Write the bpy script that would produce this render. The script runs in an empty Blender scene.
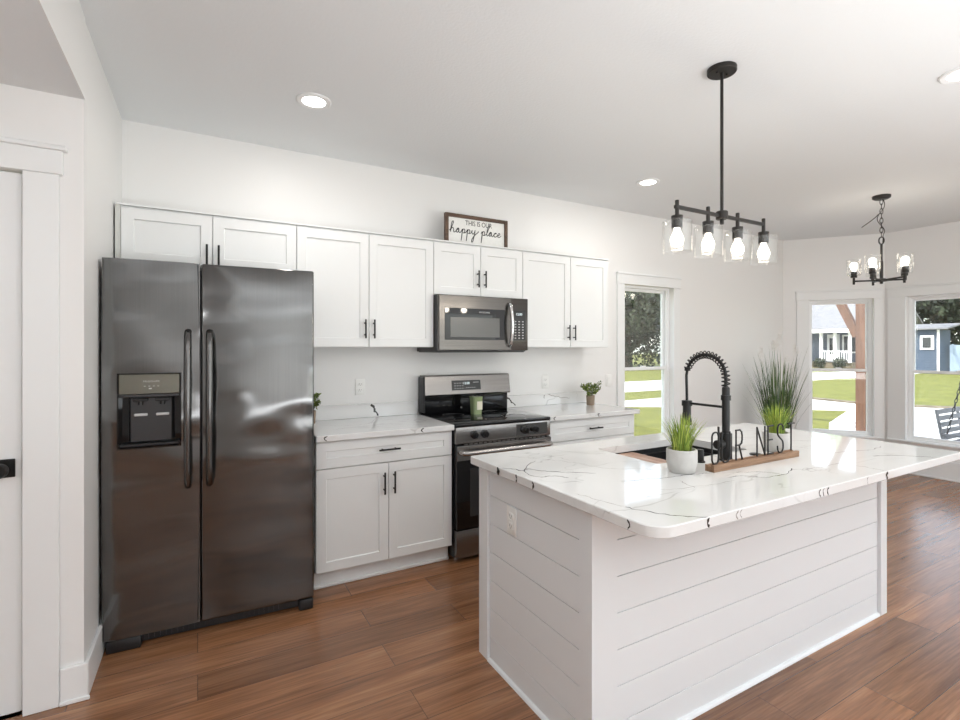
import bpy, bmesh, math, random
from mathutils import Vector, Matrix
PI = math.pi
scene = bpy.context.scene
COL = scene.collection

# ------------------------------------------------------------------ camera
cam_d = bpy.data.cameras.new('camera')
cam = bpy.data.objects.new('camera', cam_d)
COL.objects.link(cam)
cam.location = (0.0, -3.59, 1.42)
cam.rotation_euler = (PI/2, 0, -math.radians(29.4))
cam_d.sensor_width = 36.0
cam_d.lens = 501.0/960.0*36.0
cam_d.shift_y = -12.2/960.0
cam_d.clip_start = 0.05
cam_d.clip_end = 500
scene.camera = cam

# ------------------------------------------------------------------ world, sun, big lights, exposure
vs = scene.view_settings
scene.display_settings.display_device = 'sRGB'
vs.view_transform = 'Standard'
vs.look = 'None'
vs.exposure = 0.03
vs.gamma = 1.0
vs.use_curve_mapping = False
world = bpy.data.worlds.new('world')
scene.world = world
world.use_nodes = True
wn = world.node_tree
wn.nodes.clear()
wo = wn.nodes.new('ShaderNodeOutputWorld')
wb = wn.nodes.new('ShaderNodeBackground')
sky = wn.nodes.new('ShaderNodeTexSky')
sky.sky_type = 'NISHITA'
sky.sun_disc = False
sky.sun_elevation = math.radians(50)
sky.sun_rotation = math.radians(250)
sky.air_density = 1.0
sky.dust_density = 1.5
hs = wn.nodes.new('ShaderNodeHueSaturation')
hs.inputs['Saturation'].default_value = 0.45
wn.links.new(sky.outputs[0], hs.inputs['Color'])
wn.links.new(hs.outputs[0], wb.inputs[0])
wb.inputs[1].default_value = 0.65
wn.links.new(wb.outputs[0], wo.inputs[0])
def light(name, kind, loc, rot, energy, color=(1, 1, 1), size=None, size_y=None, shape=None):
    d = bpy.data.lights.new(name, kind)
    d.energy = energy
    d.color = color
    if kind == 'AREA':
        if shape: d.shape = shape
        d.size = size
        if size_y: d.shape = 'RECTANGLE'; d.size_y = size_y
    o = bpy.data.objects.new(name, d)
    COL.objects.link(o)
    o.location = loc
    o.rotation_euler = rot
    return o
sun = light('sun', 'SUN', (-20, -10, 30), (0, 0, 0), 5.5, (1.0, 0.96, 0.9))
sun.rotation_euler = Vector((0.62, 0.25, -0.80)).to_track_quat('-Z', 'Y').to_euler()
sun.data.angle = math.radians(1.0)
# unseen area lamps, added to fill the room with even light
light('rear_fill', 'AREA', (4.5, -7.35, 1.35), (math.radians(100), 0, math.radians(8)), 32, (0.93, 0.97, 1.0), 4.0, 2.2)  # added fill lamp inside the rear wall, aimed at the kitchen
light('bounce_fill', 'AREA', (1.9, -5.5, 0.8), (math.radians(180), 0, 0), 270, (0.93, 0.97, 1.0), 4.4, 2.8)  # added lamp facing up, brightens the room off the ceiling
light('hall_fill', 'AREA', (-1.35, -3.6, 2.41), (0, 0, 0), 14, (0.95, 0.98, 1.0), 0.6, shape='DISK')  # added lamp out of view, lifts the dark hall
light('side_fill', 'AREA', (6.85, -5.0, 1.4), (math.radians(105), 0, math.radians(90)), 25, (0.87, 0.95, 1.0), 2.4, 1.8)  # added fill lamp by the right wall, out of view

try:
    scene.cycles.max_bounces = 10
    scene.cycles.diffuse_bounces = 5
    scene.cycles.glossy_bounces = 4
    scene.cycles.transparent_max_bounces = 16
    scene.cycles.use_denoising = True
    scene.cycles.sample_clamp_indirect = 6
    scene.cycles.caustics_reflective = False
    scene.cycles.caustics_refractive = False
except Exception:
    pass

# ------------------------------------------------------------------ materials
def newmat(name):
    m = bpy.data.materials.new(name)
    m.use_nodes = True
    nt = m.node_tree
    return m, nt, nt.nodes['Principled BSDF']
def pmat(name, col, rough=0.5, metal=0.0, bump=0.0, bscale=60.0, spec=0.5, var=0.0, vscale=6.0, emit=None, es=0.0):
    m, nt, b = newmat(name)
    b.inputs['Base Color'].default_value = (*col, 1)
    b.inputs['Roughness'].default_value = rough
    b.inputs['Metallic'].default_value = metal
    b.inputs['Specular IOR Level'].default_value = spec
    tc = nt.nodes.new('ShaderNodeTexCoord')
    if var > 0:
        n = nt.nodes.new('ShaderNodeTexNoise'); n.inputs['Scale'].default_value = vscale; n.inputs['Detail'].default_value = 4
        nt.links.new(tc.outputs['Object'], n.inputs['Vector'])
        r = nt.nodes.new('ShaderNodeValToRGB')
        r.color_ramp.elements[0].position = 0.3; r.color_ramp.elements[1].position = 0.7
        r.color_ramp.elements[0].color = (*[max(0, c*(1-var)) for c in col], 1)
        r.color_ramp.elements[1].color = (*[min(1, c*(1+var)) for c in col], 1)
        nt.links.new(n.outputs['Fac'], r.inputs['Fac'])
        nt.links.new(r.outputs['Color'], b.inputs['Base Color'])
    if bump > 0:
        n2 = nt.nodes.new('ShaderNodeTexNoise'); n2.inputs['Scale'].default_value = bscale
        nt.links.new(tc.outputs['Object'], n2.inputs['Vector'])
        bp = nt.nodes.new('ShaderNodeBump'); bp.inputs['Strength'].default_value = bump; bp.inputs['Distance'].default_value = 0.01
        nt.links.new(n2.outputs['Fac'], bp.inputs['Height'])
        nt.links.new(bp.outputs['Normal'], b.inputs['Normal'])
    if emit:
        b.inputs['Emission Color'].default_value = (*emit, 1)
        b.inputs['Emission Strength'].default_value = es
    return m
def glassmat(name, tint=(1, 1, 1), edge=0.35, base=0.03):
    m = bpy.data.materials.new(name); m.use_nodes = True
    nt = m.node_tree; nt.nodes.clear()
    out = nt.nodes.new('ShaderNodeOutputMaterial')
    tr = nt.nodes.new('ShaderNodeBsdfTransparent'); tr.inputs[0].default_value = (*tint, 1)
    gl = nt.nodes.new('ShaderNodeBsdfGlossy'); gl.inputs['Roughness'].default_value = 0.02
    lw = nt.nodes.new('ShaderNodeLayerWeight'); lw.inputs['Blend'].default_value = 0.25
    mp = nt.nodes.new('ShaderNodeMapRange')
    mp.inputs['To Min'].default_value = base; mp.inputs['To Max'].default_value = edge
    nt.links.new(lw.outputs['Facing'], mp.inputs['Value'])
    mx = nt.nodes.new('ShaderNodeMixShader')
    nt.links.new(mp.outputs[0], mx.inputs[0]); nt.links.new(tr.outputs[0], mx.inputs[1]); nt.links.new(gl.outputs[0], mx.inputs[2])
    nt.links.new(mx.outputs[0], out.inputs[0])
    return m
def ramp(nt, stops):
    r = nt.nodes.new('ShaderNodeValToRGB')
    e = r.color_ramp.elements
    while len(e) < len(stops): e.new(0.5)
    for k, (p, c) in enumerate(stops):
        e[k].position = p; e[k].color = (*c, 1)
    return r
def mathn(nt, op, a, b=None, clamp=False):
    n = nt.nodes.new('ShaderNodeMath'); n.operation = op; n.use_clamp = clamp
    for i, v in enumerate((a, b)):
        if v is None: continue
        if isinstance(v, (int, float)): n.inputs[i].default_value = v
        else: nt.links.new(v, n.inputs[i])
    return n.outputs[0]
def mixc(nt, fac, a, b, mode='MIX'):
    n = nt.nodes.new('ShaderNodeMix'); n.data_type = 'RGBA'; n.blend_type = mode
    for sock, v in ((n.inputs[0], fac), (n.inputs[6], a), (n.inputs[7], b)):
        if isinstance(v, (int, float)): sock.default_value = v
        elif isinstance(v, tuple): sock.default_value = (*v, 1)
        else: nt.links.new(v, sock)
    return n.outputs[2]

def floor_material():
    m, nt, b = newmat('plank_floor')
    tc = nt.nodes.new('ShaderNodeTexCoord')
    br = nt.nodes.new('ShaderNodeTexBrick')
    br.offset = 0.37; br.offset_frequency = 2
    br.inputs['Scale'].default_value = 1.0
    br.inputs['Brick Width'].default_value = 1.22
    br.inputs['Row Height'].default_value = 0.182
    br.inputs['Mortar Size'].default_value = 0.0012
    br.inputs['Mortar Smooth'].default_value = 0.0
    br.inputs['Color1'].default_value = (0, 0, 0, 1); br.inputs['Color2'].default_value = (1, 1, 1, 1)
    br.inputs['Mortar'].default_value = (0.5, 0.5, 0.5, 1)
    nt.links.new(tc.outputs['Object'], br.inputs['Vector'])
    tone = nt.nodes.new('ShaderNodeRGBToBW'); nt.links.new(br.outputs['Color'], tone.inputs[0])
    # per-plank offset for the grain
    sh = nt.nodes.new('ShaderNodeCombineXYZ')
    nt.links.new(mathn(nt, 'MULTIPLY', tone.outputs[0], 7.3), sh.inputs[0])
    nt.links.new(mathn(nt, 'MULTIPLY', tone.outputs[0], 3.1), sh.inputs[2])
    va = nt.nodes.new('ShaderNodeVectorMath'); va.operation = 'ADD'
    nt.links.new(tc.outputs['Object'], va.inputs[0]); nt.links.new(sh.outputs[0], va.inputs[1])
    mp = nt.nodes.new('ShaderNodeMapping'); mp.inputs['Scale'].default_value = (0.55, 8.0, 1.0)
    nt.links.new(va.outputs[0], mp.inputs[0])
    n1 = nt.nodes.new('ShaderNodeTexNoise'); n1.inputs['Scale'].default_value = 1.6; n1.inputs['Detail'].default_value = 7; n1.inputs['Distortion'].default_value = 0.5
    n1.inputs['Roughness'].default_value = 0.62
    nt.links.new(mp.outputs[0], n1.inputs['Vector'])
    mp2 = nt.nodes.new('ShaderNodeMapping'); mp2.inputs['Scale'].default_value = (2.5, 60.0, 1.0)
    nt.links.new(va.outputs[0], mp2.inputs[0])
    n2 = nt.nodes.new('ShaderNodeTexNoise'); n2.inputs['Scale'].default_value = 2.0; n2.inputs['Detail'].default_value = 5
    nt.links.new(mp2.outputs[0], n2.inputs['Vector'])
    r1 = ramp(nt, [(0.25, (0.125, 0.052, 0.023)), (0.42, (0.245, 0.110, 0.050)), (0.56, (0.325, 0.155, 0.075)), (0.76, (0.46, 0.245, 0.13))])
    nt.links.new(n1.outputs['Fac'], r1.inputs['Fac'])
    r2 = ramp(nt, [(0.3, (0.62, 0.60, 0.58)), (0.65, (1.08, 1.06, 1.04))])
    nt.links.new(n2.outputs['Fac'], r2.inputs['Fac'])
    c = mixc(nt, 0.8, r1.outputs[0], r2.outputs[0], 'MULTIPLY')
    pl = ramp(nt, [(0.0, (0.80, 0.79, 0.79)), (1.0, (1.12, 1.10, 1.08))])
    nt.links.new(tone.outputs[0], pl.inputs['Fac'])
    c = mixc(nt, 1.0, c, pl.outputs[0], 'MULTIPLY')
    c = mixc(nt, br.outputs['Fac'], c, (0.07, 0.036, 0.022))
    nt.links.new(c, b.inputs['Base Color'])
    rr = nt.nodes.new('ShaderNodeMapRange'); rr.inputs['To Min'].default_value = 0.20; rr.inputs['To Max'].default_value = 0.30
    b.inputs['Specular IOR Level'].default_value = 0.75
    nt.links.new(n1.outputs['Fac'], rr.inputs['Value']); nt.links.new(rr.outputs[0], b.inputs['Roughness'])
    bp = nt.nodes.new('ShaderNodeBump'); bp.inputs['Strength'].default_value = 0.12; bp.inputs['Distance'].default_value = 0.004
    nt.links.new(n2.outputs['Fac'], bp.inputs['Height']); nt.links.new(bp.outputs[0], b.inputs['Normal'])
    return m
def quartz_material():
    m, nt, b = newmat('veined_quartz')
    tc = nt.nodes.new('ShaderNodeTexCoord')
    geo = nt.nodes.new('ShaderNodeNewGeometry')
    def vnoise(scale, rot, dist, width, mask_scale, m0, m1, off):
        mp = nt.nodes.new('ShaderNodeMapping')
        mp.inputs['Rotation'].default_value = (0.3, 0.2, rot); mp.inputs['Scale'].default_value = (0.55, 1.5, 1.0)
        mp.inputs['Location'].default_value = off
        nt.links.new(geo.outputs['Position'], mp.inputs[0])
        n = nt.nodes.new('ShaderNodeTexNoise'); n.inputs['Scale'].default_value = scale; n.inputs['Detail'].default_value = 4
        n.inputs['Distortion'].default_value = dist; n.inputs['Roughness'].default_value = 0.5
        nt.links.new(mp.outputs[0], n.inputs['Vector'])
        a = mathn(nt, 'ABSOLUTE', mathn(nt, 'SUBTRACT', n.outputs['Fac'], 0.5))
        mr = nt.nodes.new('ShaderNodeMapRange'); mr.inputs['From Min'].default_value = 0; mr.inputs['From Max'].default_value = width
        mr.inputs['To Min'].default_value = 1; mr.inputs['To Max'].default_value = 0
        nt.links.new(a, mr.inputs['Value'])
        k = nt.nodes.new('ShaderNodeTexNoise'); k.inputs['Scale'].default_value = mask_scale; k.inputs['Detail'].default_value = 2
        mk = nt.nodes.new('ShaderNodeMapping'); mk.inputs['Location'].default_value = (off[1]+3, off[0], 1)
        nt.links.new(geo.outputs['Position'], mk.inputs[0]); nt.links.new(mk.outputs[0], k.inputs['Vector'])
        ms = nt.nodes.new('ShaderNodeMapRange'); ms.inputs['From Min'].default_value = m0; ms.inputs['From Max'].default_value = m1
        nt.links.new(k.outputs['Fac'], ms.inputs['Value'])
        return mathn(nt, 'MULTIPLY', mr.outputs[0], ms.outputs[0], True)
    v1 = vnoise(1.5, 0.9, 0.4, 0.005, 2.4, 0.52, 0.62, (3.1, 1.7, 0.3))
    v2 = vnoise(2.0, 0.3, 0.5, 0.0065, 4.0, 0.50, 0.62, (7.7, 4.2, 1.1))
    v3 = vnoise(1.1, 1.1, 0.4, 0.03, 1.6, 0.45, 0.7, (1.3, 9.2, 2.0))
    c = mixc(nt, mathn(nt, 'MULTIPLY', v3, 0.22), (0.735, 0.735, 0.73), (0.40, 0.39, 0.38))
    c = mixc(nt, mathn(nt, 'MULTIPLY', v2, 0.35), c, (0.20, 0.185, 0.17))
    c = mixc(nt, mathn(nt, 'MULTIPLY', v1, 0.35), c, (0.03, 0.028, 0.026))
    nt.links.new(c, b.inputs['Base Color'])
    b.inputs['Roughness'].default_value = 0.06
    b.inputs['Specular IOR Level'].default_value = 0.65
    return m
def wood_material(name, c0, c1, axis=0, rough=0.5, scale=1.0):
    m, nt, b = newmat(name)
    tc = nt.nodes.new('ShaderNodeTexCoord')
    mp = nt.nodes.new('ShaderNodeMapping')
    s = [40*scale]*3; s[axis] = 3*scale
    mp.inputs['Scale'].default_value = s
    nt.links.new(tc.outputs['Object'], mp.inputs[0])
    n = nt.nodes.new('ShaderNodeTexNoise'); n.inputs['Scale'].default_value = 1.0; n.inputs['Detail'].default_value = 5; n.inputs['Distortion'].default_value = 0.8
    nt.links.new(mp.outputs[0], n.inputs['Vector'])
    r = ramp(nt, [(0.3, c0), (0.7, c1)])
    nt.links.new(n.outputs['Fac'], r.inputs['Fac']); nt.links.new(r.outputs[0], b.inputs['Base Color'])
    b.inputs['Roughness'].default_value = rough
    return m
def brushed_material(name, col, rough, axis=2, wav=0.0, streak=0.12, wscale=(2.2, 2.2, 5.0)):
    m, nt, b = newmat(name)
    tc = nt.nodes.new('ShaderNodeTexCoord')
    mp = nt.nodes.new('ShaderNodeMapping')
    s = [300.0]*3; s[axis] = 2.0
    mp.inputs['Scale'].default_value = s
    nt.links.new(tc.outputs['Object'], mp.inputs[0])
    n = nt.nodes.new('ShaderNodeTexNoise'); n.inputs['Scale'].default_value = 1.0
    nt.links.new(mp.outputs[0], n.inputs['Vector'])
    r = ramp(nt, [(0.3, tuple(c*(1-streak) for c in col)), (0.7, tuple(c*(1+streak) for c in col))])
    nt.links.new(n.outputs['Fac'], r.inputs['Fac']); nt.links.new(r.outputs[0], b.inputs['Base Color'])
    b.inputs['Metallic'].default_value = 1.0
    b.inputs['Roughness'].default_value = rough
    if wav > 0:
        mp2 = nt.nodes.new('ShaderNodeMapping'); mp2.inputs['Scale'].default_value = wscale
        nt.links.new(tc.outputs['Object'], mp2.inputs[0])
        n2 = nt.nodes.new('ShaderNodeTexNoise'); n2.inputs['Scale'].default_value = 1.0; n2.inputs['Detail'].default_value = 1.0
        nt.links.new(mp2.outputs[0], n2.inputs['Vector'])
        bp = nt.nodes.new('ShaderNodeBump'); bp.inputs['Strength'].default_value = wav; bp.inputs['Distance'].default_value = 0.035
        nt.links.new(n2.outputs['Fac'], bp.inputs['Height']); nt.links.new(bp.outputs[0], b.inputs['Normal'])
    return m
def ground_material(name, c0, c1, c2, scale=3.0, rough=0.9, bump=0.3):
    m, nt, b = newmat(name)
    geo = nt.nodes.new('ShaderNodeNewGeometry')
    n = nt.nodes.new('ShaderNodeTexNoise'); n.inputs['Scale'].default_value = scale; n.inputs['Detail'].default_value = 8; n.inputs['Roughness'].default_value = 0.7
    nt.links.new(geo.outputs['Position'], n.inputs['Vector'])
    r = ramp(nt, [(0.3, c0), (0.5, c1), (0.7, c2)])
    nt.links.new(n.outputs['Fac'], r.inputs['Fac']); nt.links.new(r.outputs[0], b.inputs['Base Color'])
    b.inputs['Roughness'].default_value = rough
    bp = nt.nodes.new('ShaderNodeBump'); bp.inputs['Strength'].default_value = bump; bp.inputs['Distance'].default_value = 0.05
    nt.links.new(n.outputs['Fac'], bp.inputs['Height']); nt.links.new(bp.outputs[0], b.inputs['Normal'])
    return m
def siding_material(name, col, rows=0.16, dark=0.6):
    m, nt, b = newmat(name)
    geo = nt.nodes.new('ShaderNodeNewGeometry')
    sp = nt.nodes.new('ShaderNodeSeparateXYZ'); nt.links.new(geo.outputs['Position'], sp.inputs[0])
    f = mathn(nt, 'FRACT', mathn(nt, 'DIVIDE', sp.outputs['Z'], rows))
    g = mathn(nt, 'LESS_THAN', f, 0.12)
    c = mixc(nt, g, col, tuple(v*dark for v in col))
    nt.links.new(c, b.inputs['Base Color']); b.inputs['Roughness'].default_value = 0.7
    return m
def leaf_material(name, c0, c1, c2, scale=9.0, rough=0.55):
    m, nt, b = newmat(name)
    geo = nt.nodes.new('ShaderNodeNewGeometry')
    n = nt.nodes.new('ShaderNodeTexWhiteNoise'); n.noise_dimensions = '1D'
    nt.links.new(geo.outputs['Random Per Island'], n.inputs['W'])
    r = ramp(nt, [(0.0, c0), (0.5, c1), (1.0, c2)])
    nt.links.new(n.outputs['Value'], r.inputs['Fac']); nt.links.new(r.outputs[0], b.inputs['Base Color'])
    b.inputs['Roughness'].default_value = rough
    b.inputs['Specular IOR Level'].default_value = 0.35
    return m

M = {}
M['wall'] = pmat('wall_paint', (0.79, 0.785, 0.775), 0.42, bump=0.03, bscale=180, spec=0.4)
M['ceiling'] = pmat('ceiling_paint', (0.765, 0.785, 0.795), 0.75, bump=0.12, bscale=70, spec=0.25)
M['trim'] = pmat('trim_paint', (0.79, 0.80, 0.80), 0.35, bump=0.01, bscale=40)
M['cab'] = pmat('cabinet_paint', (0.775, 0.785, 0.78), 0.38, bump=0.01, bscale=50)
M['cabside'] = pmat('cabinet_filler_paint', (0.62, 0.62, 0.59), 0.45, bump=0.01, bscale=50)  # greyer tone for the filler strip than the doors
M['isl'] = pmat('shiplap_paint', (0.77, 0.79, 0.805), 0.36, bump=0.015, bscale=35)
M['floor'] = floor_material()
M['quartz'] = quartz_material()
M['black'] = pmat('matte_black_metal', (0.012, 0.012, 0.012), 0.38, 0.3, bump=0.02, bscale=300)
M['bronze'] = pmat('dark_bronze_metal', (0.035, 0.032, 0.030), 0.42, 0.7, bump=0.02, bscale=300)
M['blackgloss'] = pmat('black_glass', (0.006, 0.006, 0.007), 0.04, spec=0.4, bump=0.002, bscale=5)
M['blackplastic'] = pmat('black_plastic', (0.012, 0.012, 0.013), 0.3, bump=0.02, bscale=200)
M['greyplastic'] = pmat('dark_grey_plastic', (0.032, 0.032, 0.034), 0.3, bump=0.02, bscale=200)
M['bss'] = brushed_material('black_stainless_door', (0.150, 0.149, 0.147), 0.12, 2, 0.9, 0.05, (1.6, 1.6, 3.2))
M['bssh'] = brushed_material('black_stainless_handle', (0.13, 0.127, 0.125), 0.22, 2)
M['ss'] = brushed_material('stainless_trim', (0.205, 0.192, 0.183), 0.24, 0)
M['mws'] = brushed_material('microwave_steel', (0.125, 0.117, 0.111), 0.22, 0)
M['ssl'] = brushed_material('stainless_handle', (0.40, 0.385, 0.375), 0.24, 0)
M['ssd'] = brushed_material('dark_stainless', (0.26, 0.25, 0.245), 0.26, 0)
M['olive'] = pmat('dispenser_panel', (0.17, 0.165, 0.135), 0.25, 0.6, bump=0.01, bscale=100)
M['mwglass'] = pmat('oven_window_mesh', (0.13, 0.13, 0.125), 0.14, bump=0.05, bscale=900)
M['ovglass'] = pmat('oven_window_glass', (0.022, 0.022, 0.023), 0.08, bump=0.02, bscale=600)
M['silverprint'] = pmat('light_printing', (0.55, 0.55, 0.55), 0.5, var=0.05)
M['display'] = pmat('lit_display', (0.5, 0.55, 0.55), 0.4, var=0.05, emit=(0.8, 0.95, 1.0), es=0.8)
M['chrome'] = pmat('chrome', (0.75, 0.75, 0.75), 0.12, 1.0, bump=0.002, bscale=50)
M['pane'] = glassmat('window_glass', (0.97, 0.985, 0.98), 0.35, 0.03)
M['shade'] = glassmat('clear_shade_glass', (0.985, 0.985, 0.98), 0.32, 0.03)
M['bulb'] = pmat('lit_bulb', (1, 0.95, 0.88), 0.3, var=0.01, emit=(1.0, 0.93, 0.82), es=7.0)
M['lens'] = pmat('lit_lens', (1, 1, 1), 0.4, var=0.01, emit=(1.0, 0.96, 0.9), es=9.0)
M['vinyl'] = pmat('window_vinyl', (0.86, 0.87, 0.87), 0.35, bump=0.01, bscale=50)
M['plate'] = pmat('white_plastic', (0.82, 0.82, 0.80), 0.35, bump=0.01, bscale=80)
M['slot'] = pmat('outlet_slot', (0.30, 0.30, 0.30), 0.5, var=0.1)
M['frame_wood'] = wood_material('dark_frame_wood', (0.055, 0.030, 0.018), (0.14, 0.08, 0.05), 0, 0.55)
M['board'] = wood_material('board_wood', (0.33, 0.20, 0.145), (0.50, 0.34, 0.26), 1, 0.5)
M['rail_wood'] = wood_material('sign_rail_wood', (0.16, 0.085, 0.045), (0.32, 0.19, 0.11), 0, 0.55)
M['post_wood'] = wood_material('porch_post_wood', (0.085, 0.040, 0.024), (0.16, 0.078, 0.045), 2, 0.7, 0.5)
M['canvas'] = pmat('sign_board', (0.80, 0.80, 0.775), 0.6, var=0.03, vscale=40)
M['ink'] = pmat('black_ink', (0.012, 0.012, 0.012), 0.6, var=0.05)
M['concrete'] = pmat('pot_concrete', (0.52, 0.51, 0.49), 0.7, bump=0.15, bscale=70, var=0.07, vscale=25)
M['clay'] = pmat('brown_pot', (0.30, 0.23, 0.17), 0.7, bump=0.1, bscale=60, var=0.12, vscale=20)
M['soil'] = pmat('potting_soil', (0.05, 0.035, 0.025), 0.95, bump=0.5, bscale=120, var=0.3, vscale=60)
M['grass'] = leaf_material('grass_blades', (0.11, 0.20, 0.03), (0.26, 0.36, 0.055), (0.52, 0.58, 0.13))
M['tallgrass'] = leaf_material('tall_blades', (0.035, 0.075, 0.03), (0.075, 0.14, 0.05), (0.19, 0.26, 0.10))
M['plume'] = pmat('white_plume', (0.84, 0.83, 0.80), 0.9, var=0.05)
M['shrub'] = leaf_material('shrub_leaves', (0.045, 0.085, 0.018), (0.11, 0.17, 0.035), (0.26, 0.31, 0.06))
M['candle'] = pmat('green_jar', (0.31, 0.38, 0.20), 0.15, var=0.08, vscale=10)
M['label'] = pmat('cream_label', (0.80, 0.76, 0.62), 0.6, var=0.04)
M['sink'] = pmat('black_sink', (0.016, 0.017, 0.018), 0.35, bump=0.05, bscale=250)
M['lawn'] = ground_material('lawn', (0.085, 0.094, 0.010), (0.135, 0.142, 0.017), (0.20, 0.20, 0.035), 2.5)
M['conc'] = ground_material('driveway_concrete', (0.60, 0.59, 0.57), (0.66, 0.65, 0.63), (0.70, 0.69, 0.67), 1.5, 0.9, 0.05)
M['kerb'] = ground_material('rough_edge', (0.09, 0.075, 0.055), (0.17, 0.14, 0.10), (0.26, 0.23, 0.17), 5.0)
M['siding'] = siding_material('blue_grey_siding', (0.085, 0.105, 0.135))
M['siding2'] = siding_material('shed_siding', (0.055, 0.078, 0.115))
M['roof'] = ground_material('roof_shingle', (0.15, 0.15, 0.16), (0.185, 0.185, 0.195), (0.22, 0.22, 0.23), 3.0)
M['white_out'] = pmat('outdoor_white', (0.80, 0.80, 0.79), 0.6, var=0.03)
M['dark_glass'] = pmat('dark_pane', (0.03, 0.035, 0.04), 0.1, var=0.1)
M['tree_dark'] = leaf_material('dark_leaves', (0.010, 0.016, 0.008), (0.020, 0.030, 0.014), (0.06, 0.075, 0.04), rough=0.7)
M['tree_bright'] = leaf_material('bright_leaves', (0.10, 0.19, 0.03), (0.20, 0.31, 0.05), (0.34, 0.44, 0.10), rough=0.7)
M['bark'] = pmat('bark', (0.10, 0.08, 0.06), 0.9, bump=0.4, bscale=20, var=0.2)
M['barkpale'] = pmat('pale_bark', (0.16, 0.15, 0.135), 0.9, bump=0.3, bscale=20, var=0.15)
M['swing'] = wood_material('weathered_swing_wood', (0.16, 0.16, 0.165), (0.30, 0.30, 0.31), 0, 0.8)
M['fence'] = pmat('pale_fence', (0.30, 0.38, 0.48), 0.6, var=0.03)

M['vein'] = pmat('quartz_vein', (0.035, 0.032, 0.030), 0.08, var=0.4, vscale=80, spec=0.6)
M['veinpale'] = pmat('quartz_pale_vein', (0.30, 0.285, 0.265), 0.08, var=0.35, vscale=60, spec=0.6)
# ------------------------------------------------------------------ mesh helpers
def BM(): return bmesh.new()
def box(bm, x0, x1, y0, y1, z0, z1, bev=0.0, seg=1):
    r = bmesh.ops.create_cube(bm, size=1.0)
    vs_ = r['verts']
    for v in vs_:
        v.co = Vector(((x0+x1)/2 + v.co.x*(x1-x0), (y0+y1)/2 + v.co.y*(y1-y0), (z0+z1)/2 + v.co.z*(z1-z0)))
    if bev > 0:
        es = set(e for v in vs_ for e in v.link_edges)
        bmesh.ops.bevel(bm, geom=list(es), offset=bev, segments=seg, affect='EDGES', profile=0.5)
def frames(pts):
    n = len(pts); T = []
    for i in range(n):
        a = pts[max(0, i-1)]; b = pts[min(n-1, i+1)]
        t = (b-a)
        T.append(t.normalized() if t.length > 1e-9 else Vector((0, 0, 1)))
    up = Vector((0, 0, 1)) if abs(T[0].z) < 0.9 else Vector((1, 0, 0))
    N = [(up - T[0]*up.dot(T[0])).normalized()]
    for i in range(1, n):
        v = N[-1] - T[i]*N[-1].dot(T[i])
        N.append(v.normalized() if v.length > 1e-6 else N[-1])
    return T, N
def tube(bm, pts, r, seg=10, caps=True, closed=False, ry=None):
    pts = [Vector(p) for p in pts]
    T, N = frames(pts)
    if closed:
        for i in range(len(pts)):
            T[i] = (pts[(i+1) % len(pts)] - pts[i-1]).normalized()
    rings = []
    for i, p in enumerate(pts):
        ri = r[i] if isinstance(r, (list, tuple)) else r
        rb = ri if ry is None else ry
        B = T[i].cross(N[i])
        rings.append([bm.verts.new(p + N[i]*(math.cos(2*PI*k/seg)*ri) + B*(math.sin(2*PI*k/seg)*rb)) for k in range(seg)])
    m = len(rings)
    for i in range(m if closed else m-1):
        a, b = rings[i], rings[(i+1) % m]
        for k in range(seg):
            bm.faces.new((a[k], a[(k+1) % seg], b[(k+1) % seg], b[k]))
    if caps and not closed:
        bm.faces.new(rings[0][::-1]); bm.faces.new(rings[-1])
def lathe(bm, prof, seg=28, c=(0, 0, 0), axis='z', flip=1):
    cx, cy, cz = c
    rings = []
    for (r, h) in prof:
        h *= flip
        if r < 1e-5:
            co = {'z': (cx, cy, cz+h), 'y': (cx, cy+h, cz), 'x': (cx+h, cy, cz)}[axis]
            rings.append([bm.verts.new(co)])
        else:
            ring = []
            for k in range(seg):
                a = 2*PI*k/seg; u, v = r*math.cos(a), r*math.sin(a)
                co = {'z': (cx+u, cy+v, cz+h), 'y': (cx+u, cy+h, cz+v), 'x': (cx+h, cy+u, cz+v)}[axis]
                ring.append(bm.verts.new(co))
            rings.append(ring)
    for a, b in zip(rings, rings[1:]):
        if len(a) == 1 and len(b) == 1: continue
        for k in range(seg):
            k2 = (k+1) % seg
            if len(a) == 1: bm.faces.new((a[0], b[k], b[k2]))
            elif len(b) == 1: bm.faces.new((a[k2], a[k], b[0]))
            else: bm.faces.new((a[k], a[k2], b[k2], b[k]))
def cyl(bm, c, r, h, seg=24, axis='z', bev=0.0):
    b = min(bev, r*0.5, h*0.45)
    prof = [(0, 0), (r-b, 0), (r, b), (r, h-b), (r-b, h), (0, h)] if b > 0 else [(0, 0), (r, 0), (r, h), (0, h)]
    lathe(bm, prof, seg, c, axis)
def prism(bm, poly, z0, z1):
    lo = [bm.verts.new((x, y, z0)) for x, y in poly]; hi = [bm.verts.new((x, y, z1)) for x, y in poly]
    n = len(poly)
    bm.faces.new(lo[::-1]); bm.faces.new(hi)
    for i in range(n): bm.faces.new((lo[i], lo[(i+1) % n], hi[(i+1) % n], hi[i]))
def xform(bm, mat): bmesh.ops.transform(bm, matrix=mat, verts=bm.verts[:])
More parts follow.
